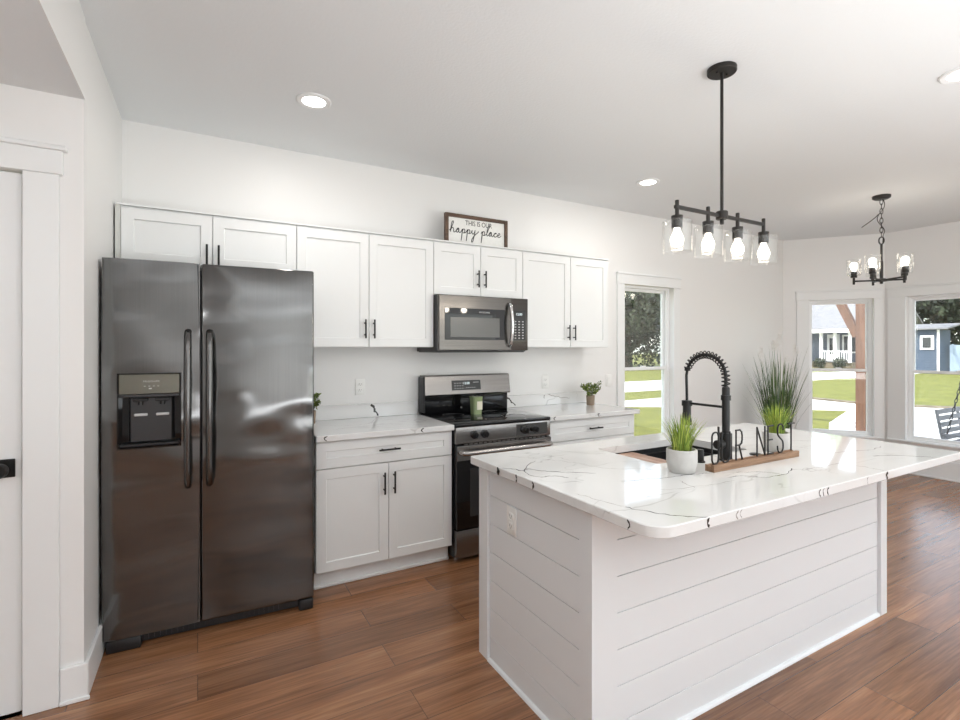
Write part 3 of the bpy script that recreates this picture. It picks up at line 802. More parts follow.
# oven door
bm = BM(); box(bm, 0.004, RW-0.004, -0.660, -0.617, 0.225, 0.775, 0.004, 2); od = obj('oven_door', bm, M['blackgloss'], rg)
bm = BM(); box(bm, 0.004, RW-0.004, -0.664, -0.6605, 0.675, 0.772, 0.001); obj('door_top_trim', bm, M['ssd'], od)
bm = BM(); tube(bm, [(0.03, -0.665, 0.732), (0.035, -0.70, 0.732), (0.06, -0.714, 0.732)]+[(0.06+(RW-0.12)*k/8, -0.714-0.008*math.sin(PI*k/8), 0.732) for k in range(1, 8)]+[(RW-0.06, -0.714, 0.732), (RW-0.035, -0.70, 0.732), (RW-0.03, -0.665, 0.732)], 0.018, 14); obj('oven_handle', bm, M['ssl'], od)
bm = BM(); box(bm, 0.10, RW-0.10, -0.6625, -0.6605, 0.30, 0.62, 0.0005); obj('oven_window', bm, M['ovglass'], od)
bm = BM()
for k in range(18): box(bm, 0.06+k*0.037, 0.088+k*0.037, -0.656, -0.6, 0.7762, 0.7838)
obj('vent_slots', bm, M['ss'], rg)
bm = BM(); box(bm, 0.004, RW-0.004, -0.657, -0.617, 0.035, 0.215, 0.004, 2); dr = obj('storage_drawer', bm, M['ssd'], rg)
for kx in (0.04, RW-0.04):
    for ky in (-0.57, -0.08):
        bm = BM(); cyl(bm, (kx, ky, 0), 0.018, 0.03, 14); obj('levelling_foot', bm, M['chrome'], rg)

# candle on the cooktop
cd = thing('candle', 'square green candle jar with a cream label standing on the cooktop', 'candle', (1.845, -0.255, 0.9172), math.radians(0))
bm = BM()
p0 = [(-0.036, -0.036), (0.036, -0.036), (0.036, 0.036), (-0.036, 0.036)]
lo = [bm.verts.new((x*0.92, y*0.92, 0)) for x, y in p0]; hi = [bm.verts.new((x*1.08, y*1.08, 0.128)) for x, y in p0]
bm.faces.new(lo); bm.faces.new(hi)
es = []
for k in range(4): bm.faces.new((lo[k], lo[(k+1) % 4], hi[(k+1) % 4], hi[k]))
bm.edges.ensure_lookup_table()
bmesh.ops.bevel(bm, geom=[e for e in bm.edges if abs(e.verts[0].co.z-e.verts[1].co.z) > 0.1], offset=0.008, segments=3, affect='EDGES')
obj('jar', bm, M['candle'], cd)
bm = BM(); box(bm, -0.012, 0.033, -0.0395, -0.0382, 0.035, 0.098); obj('jar_label', bm, M['label'], cd)
bm = BM(); box(bm, -0.0385, 0.0385, -0.0385, 0.0385, 0.1285, 0.133, 0.002); obj('lid', bm, M['candle'], cd)

# ------------------------------------------------------------------ microwave
MX0, MX1, MZ0, MZ1, MD = 1.466, 2.222, 1.392, 1.7985, 0.405
MWW = MX1-MX0
mw = thing('microwave', 'over-the-range stainless steel microwave under the short cabinet', 'microwave', (MX0, 0, MZ0))
mh = MZ1-MZ0
bm = BM(); box(bm, 0, MWW, -0.37, -0.001, 0.0, mh, 0.003); obj('casing', bm, M['greyplastic'], mw)
bm = BM(); box(bm, 0.0, MWW, -0.40, -0.372, 0.008, mh-0.002, 0.004, 2); fa = obj('front_face', bm, M['mws'], mw)
dwx = 0.555
bm = BM(); box(bm, 0.002, 0.60, -0.405, -0.4005, 0.012, mh-0.006, 0.002); md = obj('door', bm, M['mws'], mw)
bm = BM(); box(bm, 0.045, 0.545, -0.4075, -0.4055, 0.085, mh-0.095, 0.001); obj('door_glass', bm, M['blackgloss'], md)
bm = BM(); box(bm, 0.088, 0.495, -0.4085, -0.4078, 0.105, mh-0.160, 0.0003); obj('viewing_window', bm, M['mwglass'], md)
bm = text_bm('FRIGIDAIRE', 0.017, 0.0002, space=1.05); xform(bm, Matrix.Translation((0.365, -0.4079, mh-0.126))); obj('brand_lettering', bm, M['silverprint'], md, smooth=0)
bm = BM(); tube(bm, [(0.578, -0.405, 0.045), (0.578, -0.425, 0.05)]+[(0.578, -0.436-0.02*math.sin(PI*k/10), 0.06+(mh-0.13)*k/10) for k in range(11)]+[(0.578, -0.425, mh-0.055), (0.578, -0.405, mh-0.05)], 0.013, 12); obj('door_handle', bm, M['chrome'], md)
bm = BM(); box(bm, 0.612, MWW-0.022, -0.403, -0.4005, 0.085, mh-0.095, 0.001); mp_ = obj('control_panel', bm, M['blackplastic'], mw)
bm = text_bm('12:00', 0.026, 0.0002); xform(bm, Matrix.Translation((0.672, -0.4035, mh-0.132))); obj('clock_digits', bm, M['display'], mp_, smooth=0)
bm = BM()
for j in range(7):
    for k in range(3): box(bm, 0.632+k*0.034, 0.646+k*0.034, -0.4036, -0.403, 0.098+j*0.021, 0.105+j*0.021)
obj('keypad', bm, M['silverprint'], mp_)
bm = BM(); box(bm, 0.01, MWW-0.01, -0.36, -0.02, -0.006, -0.0002); obj('underside_vent', bm, M['blackplastic'], mw)

# ------------------------------------------------------------------ happy place sign
SGX0, SGX1 = 1.607, 2.155
sg = thing('wooden_sign', 'framed THIS IS OUR happy place sign on top of the cabinets', 'sign', (SGX0, -0.205, UT+0.0105))
sw, sh_ = SGX1-SGX0, 0.237
bm = BM(); t = 0.026
box(bm, 0, t, -0.012, 0.018, 0, sh_, 0.001); box(bm, sw-t, sw, -0.012, 0.018, 0, sh_, 0.001)
box(bm, t, sw-t, -0.012, 0.018, sh_-t, sh_, 0.001); box(bm, t, sw-t, -0.012, 0.018, 0, t, 0.001)
obj('sign_frame', bm, M['frame_wood'], sg)
bm = BM(); box(bm, t, sw-t, 0.002, 0.012, t, sh_-t); bdq = obj('sign_board', bm, M['canvas'], sg)
bm = text_bm('THIS IS OUR', 0.052, 0.0004, space=0.98); xform(bm, Matrix.Translation((sw*0.53, 0.0015, 0.163)) @ Matrix.Scale(0.85, 4, (1, 0, 0))); obj('printed_words', bm, M['ink'], bdq, smooth=0)
GL = {
 'h': ([(0, 0.3), (0.35, 0.9), (0.8, 2.2), (0.72, 2.5), (0.5, 2.2), (0.3, 1.0), (0.2, 0.0), (0.35, 0.7), (0.7, 1.0), (0.85, 0.7), (0.85, 0.15), (1.05, 0.05), (1.35, 0.4)], 1.3),
 'a': ([(0, 0.4), (0.55, 0.95), (0.35, 1.0), (0.1, 0.5), (0.2, 0.05), (0.5, 0.3), (0.62, 0.95), (0.62, 0.3), (0.78, 0.03), (1.1, 0.4)], 1.05),
 'p': ([(0, 0.4), (0.3, 0.95), (0.2, 0.0), (0.02, -1.7), (0.18, -0.6), (0.32, 0.6), (0.6, 1.0), (0.78, 0.7), (0.65, 0.15), (0.4, 0.1), (0.8, 0.12), (1.1, 0.4)], 1.05),
 'y': ([(0, 0.4), (0.2, 0.95), (0.2, 0.3), (0.4, 0.05), (0.7, 0.5), (0.85, 1.0), (0.7, 0.0), (0.35, -1.6), (0.1, -1.7), (0.15, -1.2), (0.7, -0.2), (1.3, 0.4), (1.6, 0.8)], 1.75),
 'l': ([(0, 0.4), (0.3, 0.8), (0.75, 2.2), (0.65, 2.45), (0.42, 2.0), (0.2, 0.5), (0.3, 0.05), (0.65, 0.4)], 0.62),
 'c': ([(0, 0.4), (0.3, 0.8), (0.6, 0.95), (0.55, 0.75), (0.4, 0.98), (0.12, 0.6), (0.15, 0.12), (0.45, 0.05), (0.85, 0.4)], 0.8),
 'e': ([(0, 0.4), (0.35, 0.5), (0.6, 0.8), (0.45, 1.0), (0.18, 0.7), (0.18, 0.15), (0.5, 0.05), (0.9, 0.45)], 0.85)}
bm = BM()
cx = 0.0; S = 0.0335; paths = []
for word in ('happy', 'place'):
    pts = []
    for ch in word:
        st, adv = GL[ch]
        sl_ = 1.0
        pts += [(cx+x*sl_, z) for x, z in (st if not pts else st[1:])]
        cx += adv*sl_
    paths.append(pts); cx += 0.35
sx_ = (sw-2*t-0.028)/(cx*S)
for pts in paths:
    P3 = smooth_path([(t+0.012+x*S*sx_, 0.0008, 0.098+z*S) for x, z in pts], 5)
    tube(bm, P3, 0.0029, 6)
obj('script_words', bm, M['ink'], bdq)

# ------------------------------------------------------------------ outlets and switch
def outlet(name, loc, rotz, label, cat, kind='outlet', group=None):
    t = thing(name, label, cat, loc, rotz, group)
    bm = BM(); box(bm, -0.036, 0.036, -0.006, 0, -0.058, 0.058, 0.003, 2); obj('cover_plate', bm, M['plate'], t)
    if kind == 'outlet':
        for s in (-1, 1):
            bm = BM(); box(bm, -0.017, 0.017, -0.0085, -0.0062, s*0.021-0.014, s*0.021+0.014, 0.003, 2); r_ = obj('receptacle', bm, M['plate'], t)
            bm = BM(); box(bm, -0.0085, -0.006, -0.0089, -0.0086, s*0.021-0.003, s*0.021+0.007); box(bm, 0.006, 0.0085, -0.0089, -0.0086, s*0.021-0.003, s*0.021+0.006)
            box(bm, -0.002, 0.002, -0.0089, -0.0086, s*0.021-0.010, s*0.021-0.006); obj('slots', bm, M['slot'], r_)
    else:
        bm = BM(); box(bm, -0.017, 0.017, -0.0095, -0.0062, -0.034, 0.034, 0.002); obj('rocker', bm, M['plate'], t)
    return t
outlet('wall_outlet', (1.025, 0, 1.136), 0, 'white wall outlet above the left countertop between refrigerator and range', 'outlet', group='white wall outlets')
outlet('wall_outlet', (2.685, 0, 1.117), 0, 'white wall outlet above the right countertop beside the range', 'outlet', group='white wall outlets')
outlet('light_switch', (3.44, 0, 1.107), 0, 'white light switch on the back wall beside the window casing', 'switch', 'switch')

# ------------------------------------------------------------------ island
IX0, IX1, IY0, IY1 = 1.145, 3.217, -2.318, -1.548     # body
KX0, KX1, KY0, KY1 = 1.110, 3.228, -2.620, -1.522     # top
isl = thing('kitchen_island', 'white shiplap kitchen island', 'island', (0, 0, 0))
ZT = 0.878
bm = BM()
box(bm, IX0+0.030, IX1-0.030, IY0+0.030, IY0+0.05, 0.0, ZT)
box(bm, IX0+0.030, IX0+0.05, IY0+0.05, IY1-0.002, 0.0, ZT); box(bm, IX1-0.05, IX1-0.030, IY0+0.05, IY1-0.002, 0.0, ZT)
box(bm, IX0+0.05, IX1-0.05, IY1-0.022, IY1-0.002, 0.0, ZT); box(bm, IX0+0.05, IX1-0.05, IY0+0.05, IY1-0.022, 0.0, 0.02)
obj('carcass', bm, M['isl'], isl)
g0 = 0.112; bh = 0.128
zs = [0.0]+[g0+bh*k for k in range(6)]+[ZT]
bm = BM()
for a, b in zip(zs, zs[1:]):
    box(bm, IX0+0.012, IX0+0.029, IY0+0.066, IY1-0.078, a+0.0014, b-0.0014, 0.001)
obj('shiplap_end_panel', bm, M['isl'], isl)
bm = BM()
for a, b in zip(zs, zs[1:]):
    box(bm, IX0+0.117, IX1-0.066, IY0+0.012, IY0+0.029, a+0.0014, b-0.0014, 0.001)
obj('shiplap_front_panel', bm, M['isl'], isl)
bm = BM(); box(bm, IX0, IX0+0.029, IY1-0.076, IY1, 0, ZT, 0.0015); obj('corner_post', bm, M['isl'], isl)
bm = BM(); prism(bm, [(IX0, IY0), (IX0+0.115, IY0), (IX0+0.115, IY0+0.029), (IX0+0.029, IY0+0.029), (IX0+0.029, IY0+0.064), (IX0, IY0+0.064)], 0, ZT); obj('corner_post', bm, M['isl'], isl)
bm = BM(); box(bm, IX1-0.064, IX1, IY0-0.004, IY0+0.029, 0, ZT, 0.0015); box(bm, IX1-0.029, IX1, IY0+0.0295, IY1, 0, ZT, 0.0015); obj('corner_post', bm, M['isl'], isl)
def quarter(bm, pa, pb, n, r=0.014):
    pa, pb, n = Vector(pa), Vector(pb), Vector(n)
    L = []
    for P in (pa, pb):
        L.append([bm.verts.new(P)]+[bm.verts.new(P+n*(r*math.cos(a))+Vector((0, 0, r*math.sin(a)))) for a in [PI/2*k/4 for k in range(5)]])
    for k in range(6):
        k2 = (k+1) % 6
        bm.faces.new((L[0][k], L[0][k2], L[1][k2], L[1][k]))
    bm.faces.new(L[0]); bm.faces.new(L[1])
bm = BM(); quarter(bm, (IX0+0.012, IY0+0.066, 0.0), (IX0+0.012, IY1-0.078, 0.0), (-1, 0, 0)); obj('shoe_moulding', bm, M['isl'], isl)
bm = BM(); quarter(bm, (IX0+0.117, IY0+0.012, 0.0), (IX1-0.066, IY0+0.012, 0.0), (0, -1, 0)); obj('shoe_moulding', bm, M['isl'], isl)
outlet('wall_outlet', (IX0+0.0115, -1.815, 0.69), -PI/2, 'white outlet set in the shiplap end of the island', 'outlet', group='white wall outlets')

# island top with rounded corners and sink opening
SKX0, SKX1, SKY0, SKY1 = 1.742, 2.395, -2.070, -1.69
def rrect(x0, x1, y0, y1, r, n=8):
    out = []
    rr = r if isinstance(r, (list, tuple)) else [r]*4
    for (cx_, cy_, a0, q) in ((x1-rr[0], y1-rr[0], 0, rr[0]), (x0+rr[1], y1-rr[1], PI/2, rr[1]), (x0+rr[2], y0+rr[2], PI, rr[2]), (x1-rr[3], y0+rr[3], 1.5*PI, rr[3])):
        for k in range(n+1):
            a = a0+PI/2*k/n
            out.append((cx_+q*math.cos(a), cy_+q*math.sin(a)))
    return out
def slab_with_hole(bm, outer, inner, z0, z1, c=0.003):
    n = len(outer)
    O = []; I = []
    def inset(poly, d):
        cx_ = sum(p[0] for p in poly)/len(poly); cy_ = sum(p[1] for p in poly)/len(poly)
        X = max(abs(p[0]-cx_) for p in poly); Y = max(abs(p[1]-cy_) for p in poly)
        return [(cx_+(p[0]-cx_)*(1-d/X), cy_+(p[1]-cy_)*(1-d/Y)) for p in poly]
    oi = inset(outer, c)
    rings = [[bm.verts.new((x, y, z)) for x, y in poly] for poly, z in ((inner, z0), (oi, z0), (outer, z0+c), (outer, z1-c), (oi, z1), (inner, z1))]
    rings.append(rings[0])
    for a, b in zip(rings, rings[1:]):
        for k in range(n): bm.faces.new((a[k], a[(k+1) % n], b[(k+1) % n], b[k]))
bm = BM()
slab_with_hole(bm, rrect(KX0, KX1, KY0, KY1, [0.012, 0.012, 0.075, 0.02]), rrect(SKX0, SKX1, SKY0, SKY1, 0.02), 0.8785, 0.914)
ZV = 0.914
for k, (pl, w, mi) in enumerate([
    ([(1.112, -1.80), (1.15, -1.835), (1.165, -1.88), (1.20, -1.865), (1.241, -1.93), (1.292, -1.977), (1.40, -2.06)], 0.0075, 1),
    ([(1.263, -1.615), (1.332, -1.703), (1.417, -1.821), (1.47, -1.93)], 0.004, 2),
    ([(1.312, -1.761), (1.22, -1.83), (1.15, -1.93), (1.167, -1.998), (1.2, -1.999), (1.234, -2.018), (1.26, -2.06)], 0.005, 1),
    ([(1.14, -2.24), (1.158, -2.31), (1.177, -2.404), (1.20, -2.44)], 0.004, 2),
    ([(1.182, -2.43), (1.201, -2.474), (1.238, -2.539), (1.27, -2.575), (1.33, -2.619)], 0.006, 1),
    ([(1.40, -2.20), (1.606, -2.245), (1.732, -2.262), (1.80, -2.285)], 0.0055, 1),
    ([(1.60, -2.30), (1.58, -2.34), (1.57, -2.40)], 0.004, 2),
    ([(1.80, -2.36), (1.877, -2.38), (1.934, -2.43), (2.053, -2.443), (2.18, -2.40)], 0.005, 1),
    ([(1.90, -2.33), (1.98, -2.36), (2.04, -2.43)], 0.0035, 1),
    ([(2.135, -2.414), (2.262, -2.446), (2.455, -2.45)], 0.004, 2),
    ([(2.44, -2.46), (2.47, -2.54), (2.463, -2.618)], 0.006, 2),
    ([(1.45, -1.90), (1.50, -2.028), (1.597, -2.081), (1.648, -2.14)], 0.0035, 2),
    ([(2.557, -2.319), (2.715, -2.33), (2.897, -2.378), (3.05, -2.36)], 0.0045, 2),
    ([(2.60, -1.70), (2.72, -1.95), (2.90, -2.10), (3.10, -2.13)], 0.004, 2),
    ([(2.75, -2.45), (2.86, -2.50), (2.98, -2.618)], 0.006, 1),
    ([(2.50, -2.05), (2.62, -2.10), (2.70, -2.22)], 0.0035, 2),
    ([(1.531, -1.60), (1.62, -1.75), (1.70, -1.80)], 0.0035, 2),
    ([(1.35, -2.30), (1.46, -2.36), (1.62, -2.39), (1.79, -2.40)], 0.003, 2)]):
    vein(bm, [(x, y, ZV) for x, y in pl], w, (0, 0, 1), mi, k)
for k, (x, w, mi) in enumerate([(1.33, 0.013, 1), (1.47, 0.007, 2), (1.49, 0.005, 2), (1.95, 0.007, 1), (1.975, 0.005, 1), (2.005, 0.007, 1), (2.30, 0.005, 2), (2.463, 0.022, 1)]):
    vein(bm, [(x+0.006, KY0, 0.911), (x-0.004, KY0, 0.899), (x+0.004, KY0, 0.8815)], w, (0, -1, 0), mi, 50+k, 3, 0.002)
for k, (y, w, mi) in enumerate([(-1.775, 0.035, 1), (-1.915, 0.010, 1), (-2.03, 0.012, 1), (-2.515, 0.010, 1)]):
    vein(bm, [(KX0, y+0.006, 0.911), (KX0, y-0.004, 0.899), (KX0, y+0.003, 0.8815)], w, (-1, 0, 0), mi, 70+k, 3, 0.002)
it = tag(obj('island_countertop', bm, [M['quartz'], M['vein'], M['veinpale']]), 'large veined white quartz countertop on the shiplap island', 'countertop')
# sink
bm = BM()
ox = rrect(SKX0-0.006, SKX1+0.006, SKY0-0.006, SKY1+0.006, 0.03)
def ringv(poly, z): return [bm.verts.new((x, y, z)) for x, y in poly]
outp = rrect(SKX0-0.022, SKX1+0.022, SKY0-0.022, SKY1+0.022, 0.04)
led = rrect(SKX0+0.012, SKX1-0.012, SKY0+0.012, SKY1-0.012, 0.03)
bot = rrect(SKX0+0.03, SKX1-0.03, SKY0+0.03, SKY1-0.03, 0.05)
Rr = [ringv(outp, 0.877), ringv(ox, 0.877), ringv(ox, 0.852), ringv(led, 0.852), ringv(led, 0.70), ringv(bot, 0.67)]
Ro = [ringv(outp, 0.66)]
n_ = len(ox)
for a, b in zip(Rr, Rr[1:]):
    for k in range(n_): bm.faces.new((a[k], a[(k+1) % n_], b[(k+1) % n_], b[k]))
bm.faces.new(Rr[-1])
for k in range(n_): bm.faces.new((Rr[0][k], Ro[0][k], Ro[0][(k+1) % n_], Rr[0][(k+1) % n_]))
bm.faces.new(Ro[0])
sk = thing('kitchen_sink', 'black undermount sink set in the island countertop', 'sink', (0, 0, 0))
obj('basin', bm, M['sink'], sk)
bm = BM(); lathe(bm, [(0, 0.004), (0.03, 0.004), (0.045, 0.006), (0.045, 0.0)], 24, ((SKX0+SKX1)/2, (SKY0+SKY1)/2, 0.6705)); obj('drain', bm, M['chrome'], sk)
cb = thing('cutting_board', 'brown wooden cutting board resting across the sink ledge', 'cutting board', (0, 0, 0.8525))
bm = BM()
for k in range(5): box(bm, SKX0+0.0015+k*0.05, SKX0+0.0505+k*0.05, SKY0-0.004, SKY1+0.004, 0.0, 0.02, 0.001)
obj('board', bm, M['board'], cb)

# faucet
FX, FY, KZ = 2.072, -2.168, 0.9142
fc = thing('faucet', 'tall matte black spring faucet at the island sink', 'faucet', (FX, FY, KZ))
bm = BM(); lathe(bm, [(0, 0), (0.031, 0), (0.031, 0.006), (0.026, 0.01), (0.026, 0.122), (0.018, 0.126), (0.018, 0.0)], 28); obj('base_body', bm, M['black'], fc)
bm = BM(); lathe(bm, [(0.0165, 0.126), (0.0165, 0.325), (0.013, 0.330), (0, 0.330)], 24); lathe(bm, [(0.0172, 0.27), (0.021, 0.27), (0.021, 0.292), (0.0172, 0.292)], 24); obj('riser', bm, M['black'], fc)
R_ = 0.104; zc = 0.370
def arc(t_):      # neck path from riser top over towards the sink
    if t_ < 0.12: return Vector((0, 0, 0.330+(zc-0.330)*t_/0.12))
    a = (t_-0.12)/0.88*PI*0.90
    return Vector((0, R_-R_*math.cos(a), zc+R_*math.sin(a)))
npt = 40
P = [arc(k/npt) for k in range(npt+1)]
bm = BM(); tube(bm, P, 0.0075, 10); obj('neck_hose', bm, M['black'], fc)
bm = BM()
T_, N_ = frames(P)
hel = []
turns = 19; sub = 10
for i in range(turns*sub+1):
    t_ = i/(turns*sub); p = arc(t_); dl = (arc(min(1, t_+0.005))-arc(max(0, t_-0.005))).normalized()
    nx = Vector((1, 0, 0)); by = dl.cross(nx)
    a = 2*PI*i/sub
    hel.append(p+nx*(0.0168*math.cos(a))+by*(0.0168*math.sin(a)))
tube(bm, hel, 0.0030, 6); obj('spring_coil', bm, M['black'], fc)
ye = P[-1].y; ze = P[-1].z
bm = BM(); tube(bm, [P[-1], (0, ye+0.006, ze-0.03), (0, 0.206, 0.262), (0, 0.206, 0.25)], 0.0065, 10); cyl(bm, (0, ye, ze-0.008), 0.0135, 0.018, 16); obj('spray_hose', bm, M['black'], fc)
bm = BM(); lathe(bm, [(0, 0.25), (0.017, 0.25), (0.019, 0.246), (0.019, 0.17), (0.022, 0.155), (0.022, 0.132), (0, 0.132)], 22, (0, 0.206, 0)); box(bm, -0.028, -0.018, 0.2, 0.212, 0.165, 0.195, 0.003); obj('spray_head', bm, M['black'], fc)
bm = BM(); cyl(bm, (0, 0.0165, 0.238), 0.0058, 0.174, 12, 'y'); lathe(bm, [(0.0198, 0.225), (0.024, 0.225), (0.024, 0.250), (0.0198, 0.250)], 20, (0, 0.206, 0)); obj('support_arm', bm, M['black'], fc)
bm = BM(); cyl(bm, (-0.066, 0, 0.075), 0.020, 0.042, 20, 'x', 0.003); tube(bm, [(-0.05, 0, 0.095), (-0.052, 0, 0.155)], 0.0048, 10); obj('lever_handle', bm, M['black'], fc)
# deck fittings
bm = BM(); lathe(bm, [(0, 0), (0.022, 0), (0.022, 0.005), (0.0165, 0.008), (0.0165, 0.052), (0.0145, 0.056), (0, 0.056)], 22); df = tag(obj('deck_fitting', bm, M['black']), 'short black cylindrical cap on the island top between potted grass and faucet', 'sink fitting'); df.location = (1.938, -2.135, KZ)
bm = BM(); lathe(bm, [(0, 0), (0.027, 0), (0.027, 0.004), (0.022, 0.007), (0, 0.007)], 24); db = tag(obj('hole_cover', bm, M['black']), 'flat round black cover on the island top right of the faucet', 'sink fitting'); db.location = (2.30, -2.165, KZ)

# OUR NEST sign
ns = thing('letter_sign', 'OUR NEST wire letter sign on a wooden rail on the island', 'sign', (1.820, -2.268, KZ), math.radians(0))
NL = 0.618
bm = BM(); box(bm, 0, NL, -0.021, 0.021, 0, 0.012, 0.001); box(bm, 0, NL, -0.021, -0.006, 0.012, 0.027, 0.001); box(bm, 0, NL, -0.0062, 0.0062, 0.0118, 0.023); box(bm, 0, NL, 0.006, 0.021, 0.012, 0.027, 0.001); obj('rail', bm, M['rail_wood'], ns)
LT = {
 'O': [[(0, 0.25), (0.02, 0.1), (0.2, 0.0), (0.5, -0.02), (0.8, 0.0), (0.98, 0.1), (1, 0.25), (1, 0.75), (0.98, 0.9), (0.8, 1.0), (0.5, 1.02), (0.2, 1.0), (0.02, 0.9), (0, 0.75), (0, 0.25)]],
 'U': [[(0, 1), (0, 0.25), (0.05, 0.1), (0.25, 0.0), (0.5, -0.02), (0.75, 0.0), (0.95, 0.1), (1, 0.25), (1, 1)]],
 'R': [[(0, 0), (0, 0.5), (0, 1), (0.6, 1), (0.9, 0.93), (1, 0.8), (1, 0.65), (0.9, 0.54), (0.6, 0.48), (0, 0.48)], [(0.5, 0.48), (1, 0)]],
 'N': [[(0, 0), (0, 1), (1, 0), (1, 1)]],
 'E': [[(1, 1), (0, 1), (0, 0), (1, 0)], [(0, 0.5), (0.8, 0.5)]],
 'S': [[(1, 0.78), (0.97, 0.92), (0.75, 1.0), (0.5, 1.02), (0.2, 0.99), (0.02, 0.88), (0.02, 0.70), (0.2, 0.58), (0.8, 0.42), (0.98, 0.30), (0.98, 0.12), (0.8, 0.01), (0.5, -0.02), (0.2, 0.01), (0.03, 0.1), (0, 0.24)]],
 'T': [[(0, 1), (1, 1)], [(0.5, 1), (0.5, 0)]]}
for ch, lx, lw in (('O', 0.016, 0.042), ('U', 0.080, 0.052), ('R', 0.175, 0.042), ('N', 0.324, 0.058), ('E', 0.406, 0.038), ('S', 0.479, 0.045), ('T', 0.563, 0.050)):
    bm = BM()
    for st in LT[ch]:
        pts = [(lx+x*lw, 0, 0.0305+z*0.124) for x, z in st]
        if ch in 'OUS': tube(bm, smooth_path(pts, 3), 0.0036, 8)
        else:
            for a, b in zip(pts, pts[1:]):
                d_ = (Vector(b)-Vector(a)).normalized()*0.0025
                tube(bm, [Vector(a)-d_, Vector(b)+d_], 0.0036, 8)
    obj('letter_'+ch.lower(), bm, M['black'], ns)

# ------------------------------------------------------------------ plants
def blade(bm, p, h, lean, az, w, curl=1.0, seg=5):
    d = Vector((math.cos(az), math.sin(az), 0)); s = Vector((-d.y, d.x, 0))
    prev = None
    for k in range(seg+1):
        t_ = k/seg
        off = d*(lean*(t_**1.8)*curl) + Vector((0, 0, h*(t_-0.12*lean/max(h, 1e-3)*t_*t_)))
        ww = w*(0.75+0.5*t_)*(1-t_)**0.6 if k < seg else 0
        c_ = Vector(p)+off
        if k == seg: cur = [bm.verts.new(c_)]
        else: cur = [bm.verts.new(c_-s*ww/2), bm.verts.new(c_+s*ww/2)]
        if prev:
            if len(cur) == 2: bm.faces.new((prev[0], prev[1], cur[1], cur[0]))
            else: bm.faces.new((prev[0], prev[1], cur[0]))
        prev = cur
def grass_pot(loc, label, seed, hmax):
    rnd = random.Random(seed)
    t = thing('potted_grass', label, 'potted plant', loc, 0, 'potted grasses on the island')
    r0, r1, hp = 0.052, 0.060, 0.094
    bm = BM(); lathe(bm, [(0, 0), (r0-0.006, 0), (r0, 0.006), (r1, 0.045), (r1, hp-0.004), (r1-0.003, hp), (r1-0.008, hp), (r1-0.010, hp-0.016), (0, hp-0.016)], 32); obj('pot', bm, M['concrete'], t)
    bm = BM(); lathe(bm, [(r1-0.0105, hp-0.0155), (0.03, hp-0.010), (0, hp-0.008)], 24); obj('soil', bm, M['soil'], t)
    bm = BM()
    for k in range(190):
        a = rnd.uniform(0, 2*PI); rr = 0.036*math.sqrt(rnd.random())
        hh = hmax*rnd.uniform(0.55, 1.0)
        blade(bm, (rr*math.cos(a), rr*math.sin(a), hp-0.014), hh, hmax*rnd.uniform(0.05, 0.62)*(0.4+rr/0.036*0.6), a+rnd.uniform(-0.6, 0.6), rnd.uniform(0.004, 0.0075))
    obj('grass_blades', bm, M['grass'], t, smooth=0)
    return t
grass_pot((1.722, -2.212, KZ), 'potted green grass in grey concrete pot left of the faucet', 4, 0.165)
grass_pot((2.468, -2.165, KZ), 'potted green grass in grey concrete pot behind the letters NEST', 9, 0.165)
def leaf_quad(bm, p, d, n, L, w):
    s = d.cross(n)
    if s.length < 1e-4: return
    s.normalize()
    a = bm.verts.new(p); b = bm.verts.new(p+d*L*0.5+s*w/2); c = bm.verts.new(p+d*L); e = bm.verts.new(p+d*L*0.5-s*w/2)
    bm.faces.new((a, b, c, e))
def rdir(rnd):
    while True:
        v = Vector((rnd.uniform(-1, 1), rnd.uniform(-1, 1), rnd.uniform(-1, 1)))
        if 0.05 < v.length < 1: return v.normalized()
def shrub_pot(loc, label, seed, s=1.0):
    rnd = random.Random(seed)
    t = thing('potted_shrub', label, 'potted plant', loc, 0, 'small shrubs on the countertops')
    bm = BM(); lathe(bm, [(0, 0), (0.032, 0), (0.034, 0.003), (0.038, 0.082), (0.036, 0.085), (0.033, 0.085), (0.032, 0.074), (0, 0.074)], 24); obj('pot', bm, M['clay'], t)
    bm = BM()
    tips = []
    for k in range(22):
        a = rnd.uniform(0, 2*PI); l_ = rnd.uniform(0.02, 0.08)*s; z = rnd.uniform(0.10, 0.195)
        pts = [Vector((0.006*math.cos(a), 0.006*math.sin(a), 0.07)), Vector((l_*0.5*math.cos(a), l_*0.5*math.sin(a), 0.07+(z-0.07)*0.7)), Vector((l_*math.cos(a), l_*math.sin(a), z))]
        tube(bm, pts, 0.0014, 5); tips.append(pts)
    obj('stems', bm, M['bark'], t)
    bm = BM()
    for pts in tips:
        for j in range(26):
            u = rnd.uniform(0.35, 1.05)
            p = pts[1].lerp(pts[2], u)+rdir(rnd)*rnd.uniform(0, 0.018)
            leaf_quad(bm, p, rdir(rnd), rdir(rnd), rnd.uniform(0.014, 0.024), rnd.uniform(0.009, 0.014))
    obj('leaves', bm, M['shrub'], t, smooth=0)
    return t
shrub_pot((3.035, -0.20, KZ), 'small leafy plant in a brown pot on the right countertop near the window', 3, 1.3)
shrub_pot((0.655, -0.115, KZ), 'small leafy plant on the left countertop, mostly hidden behind the refrigerator', 12, 0.85)
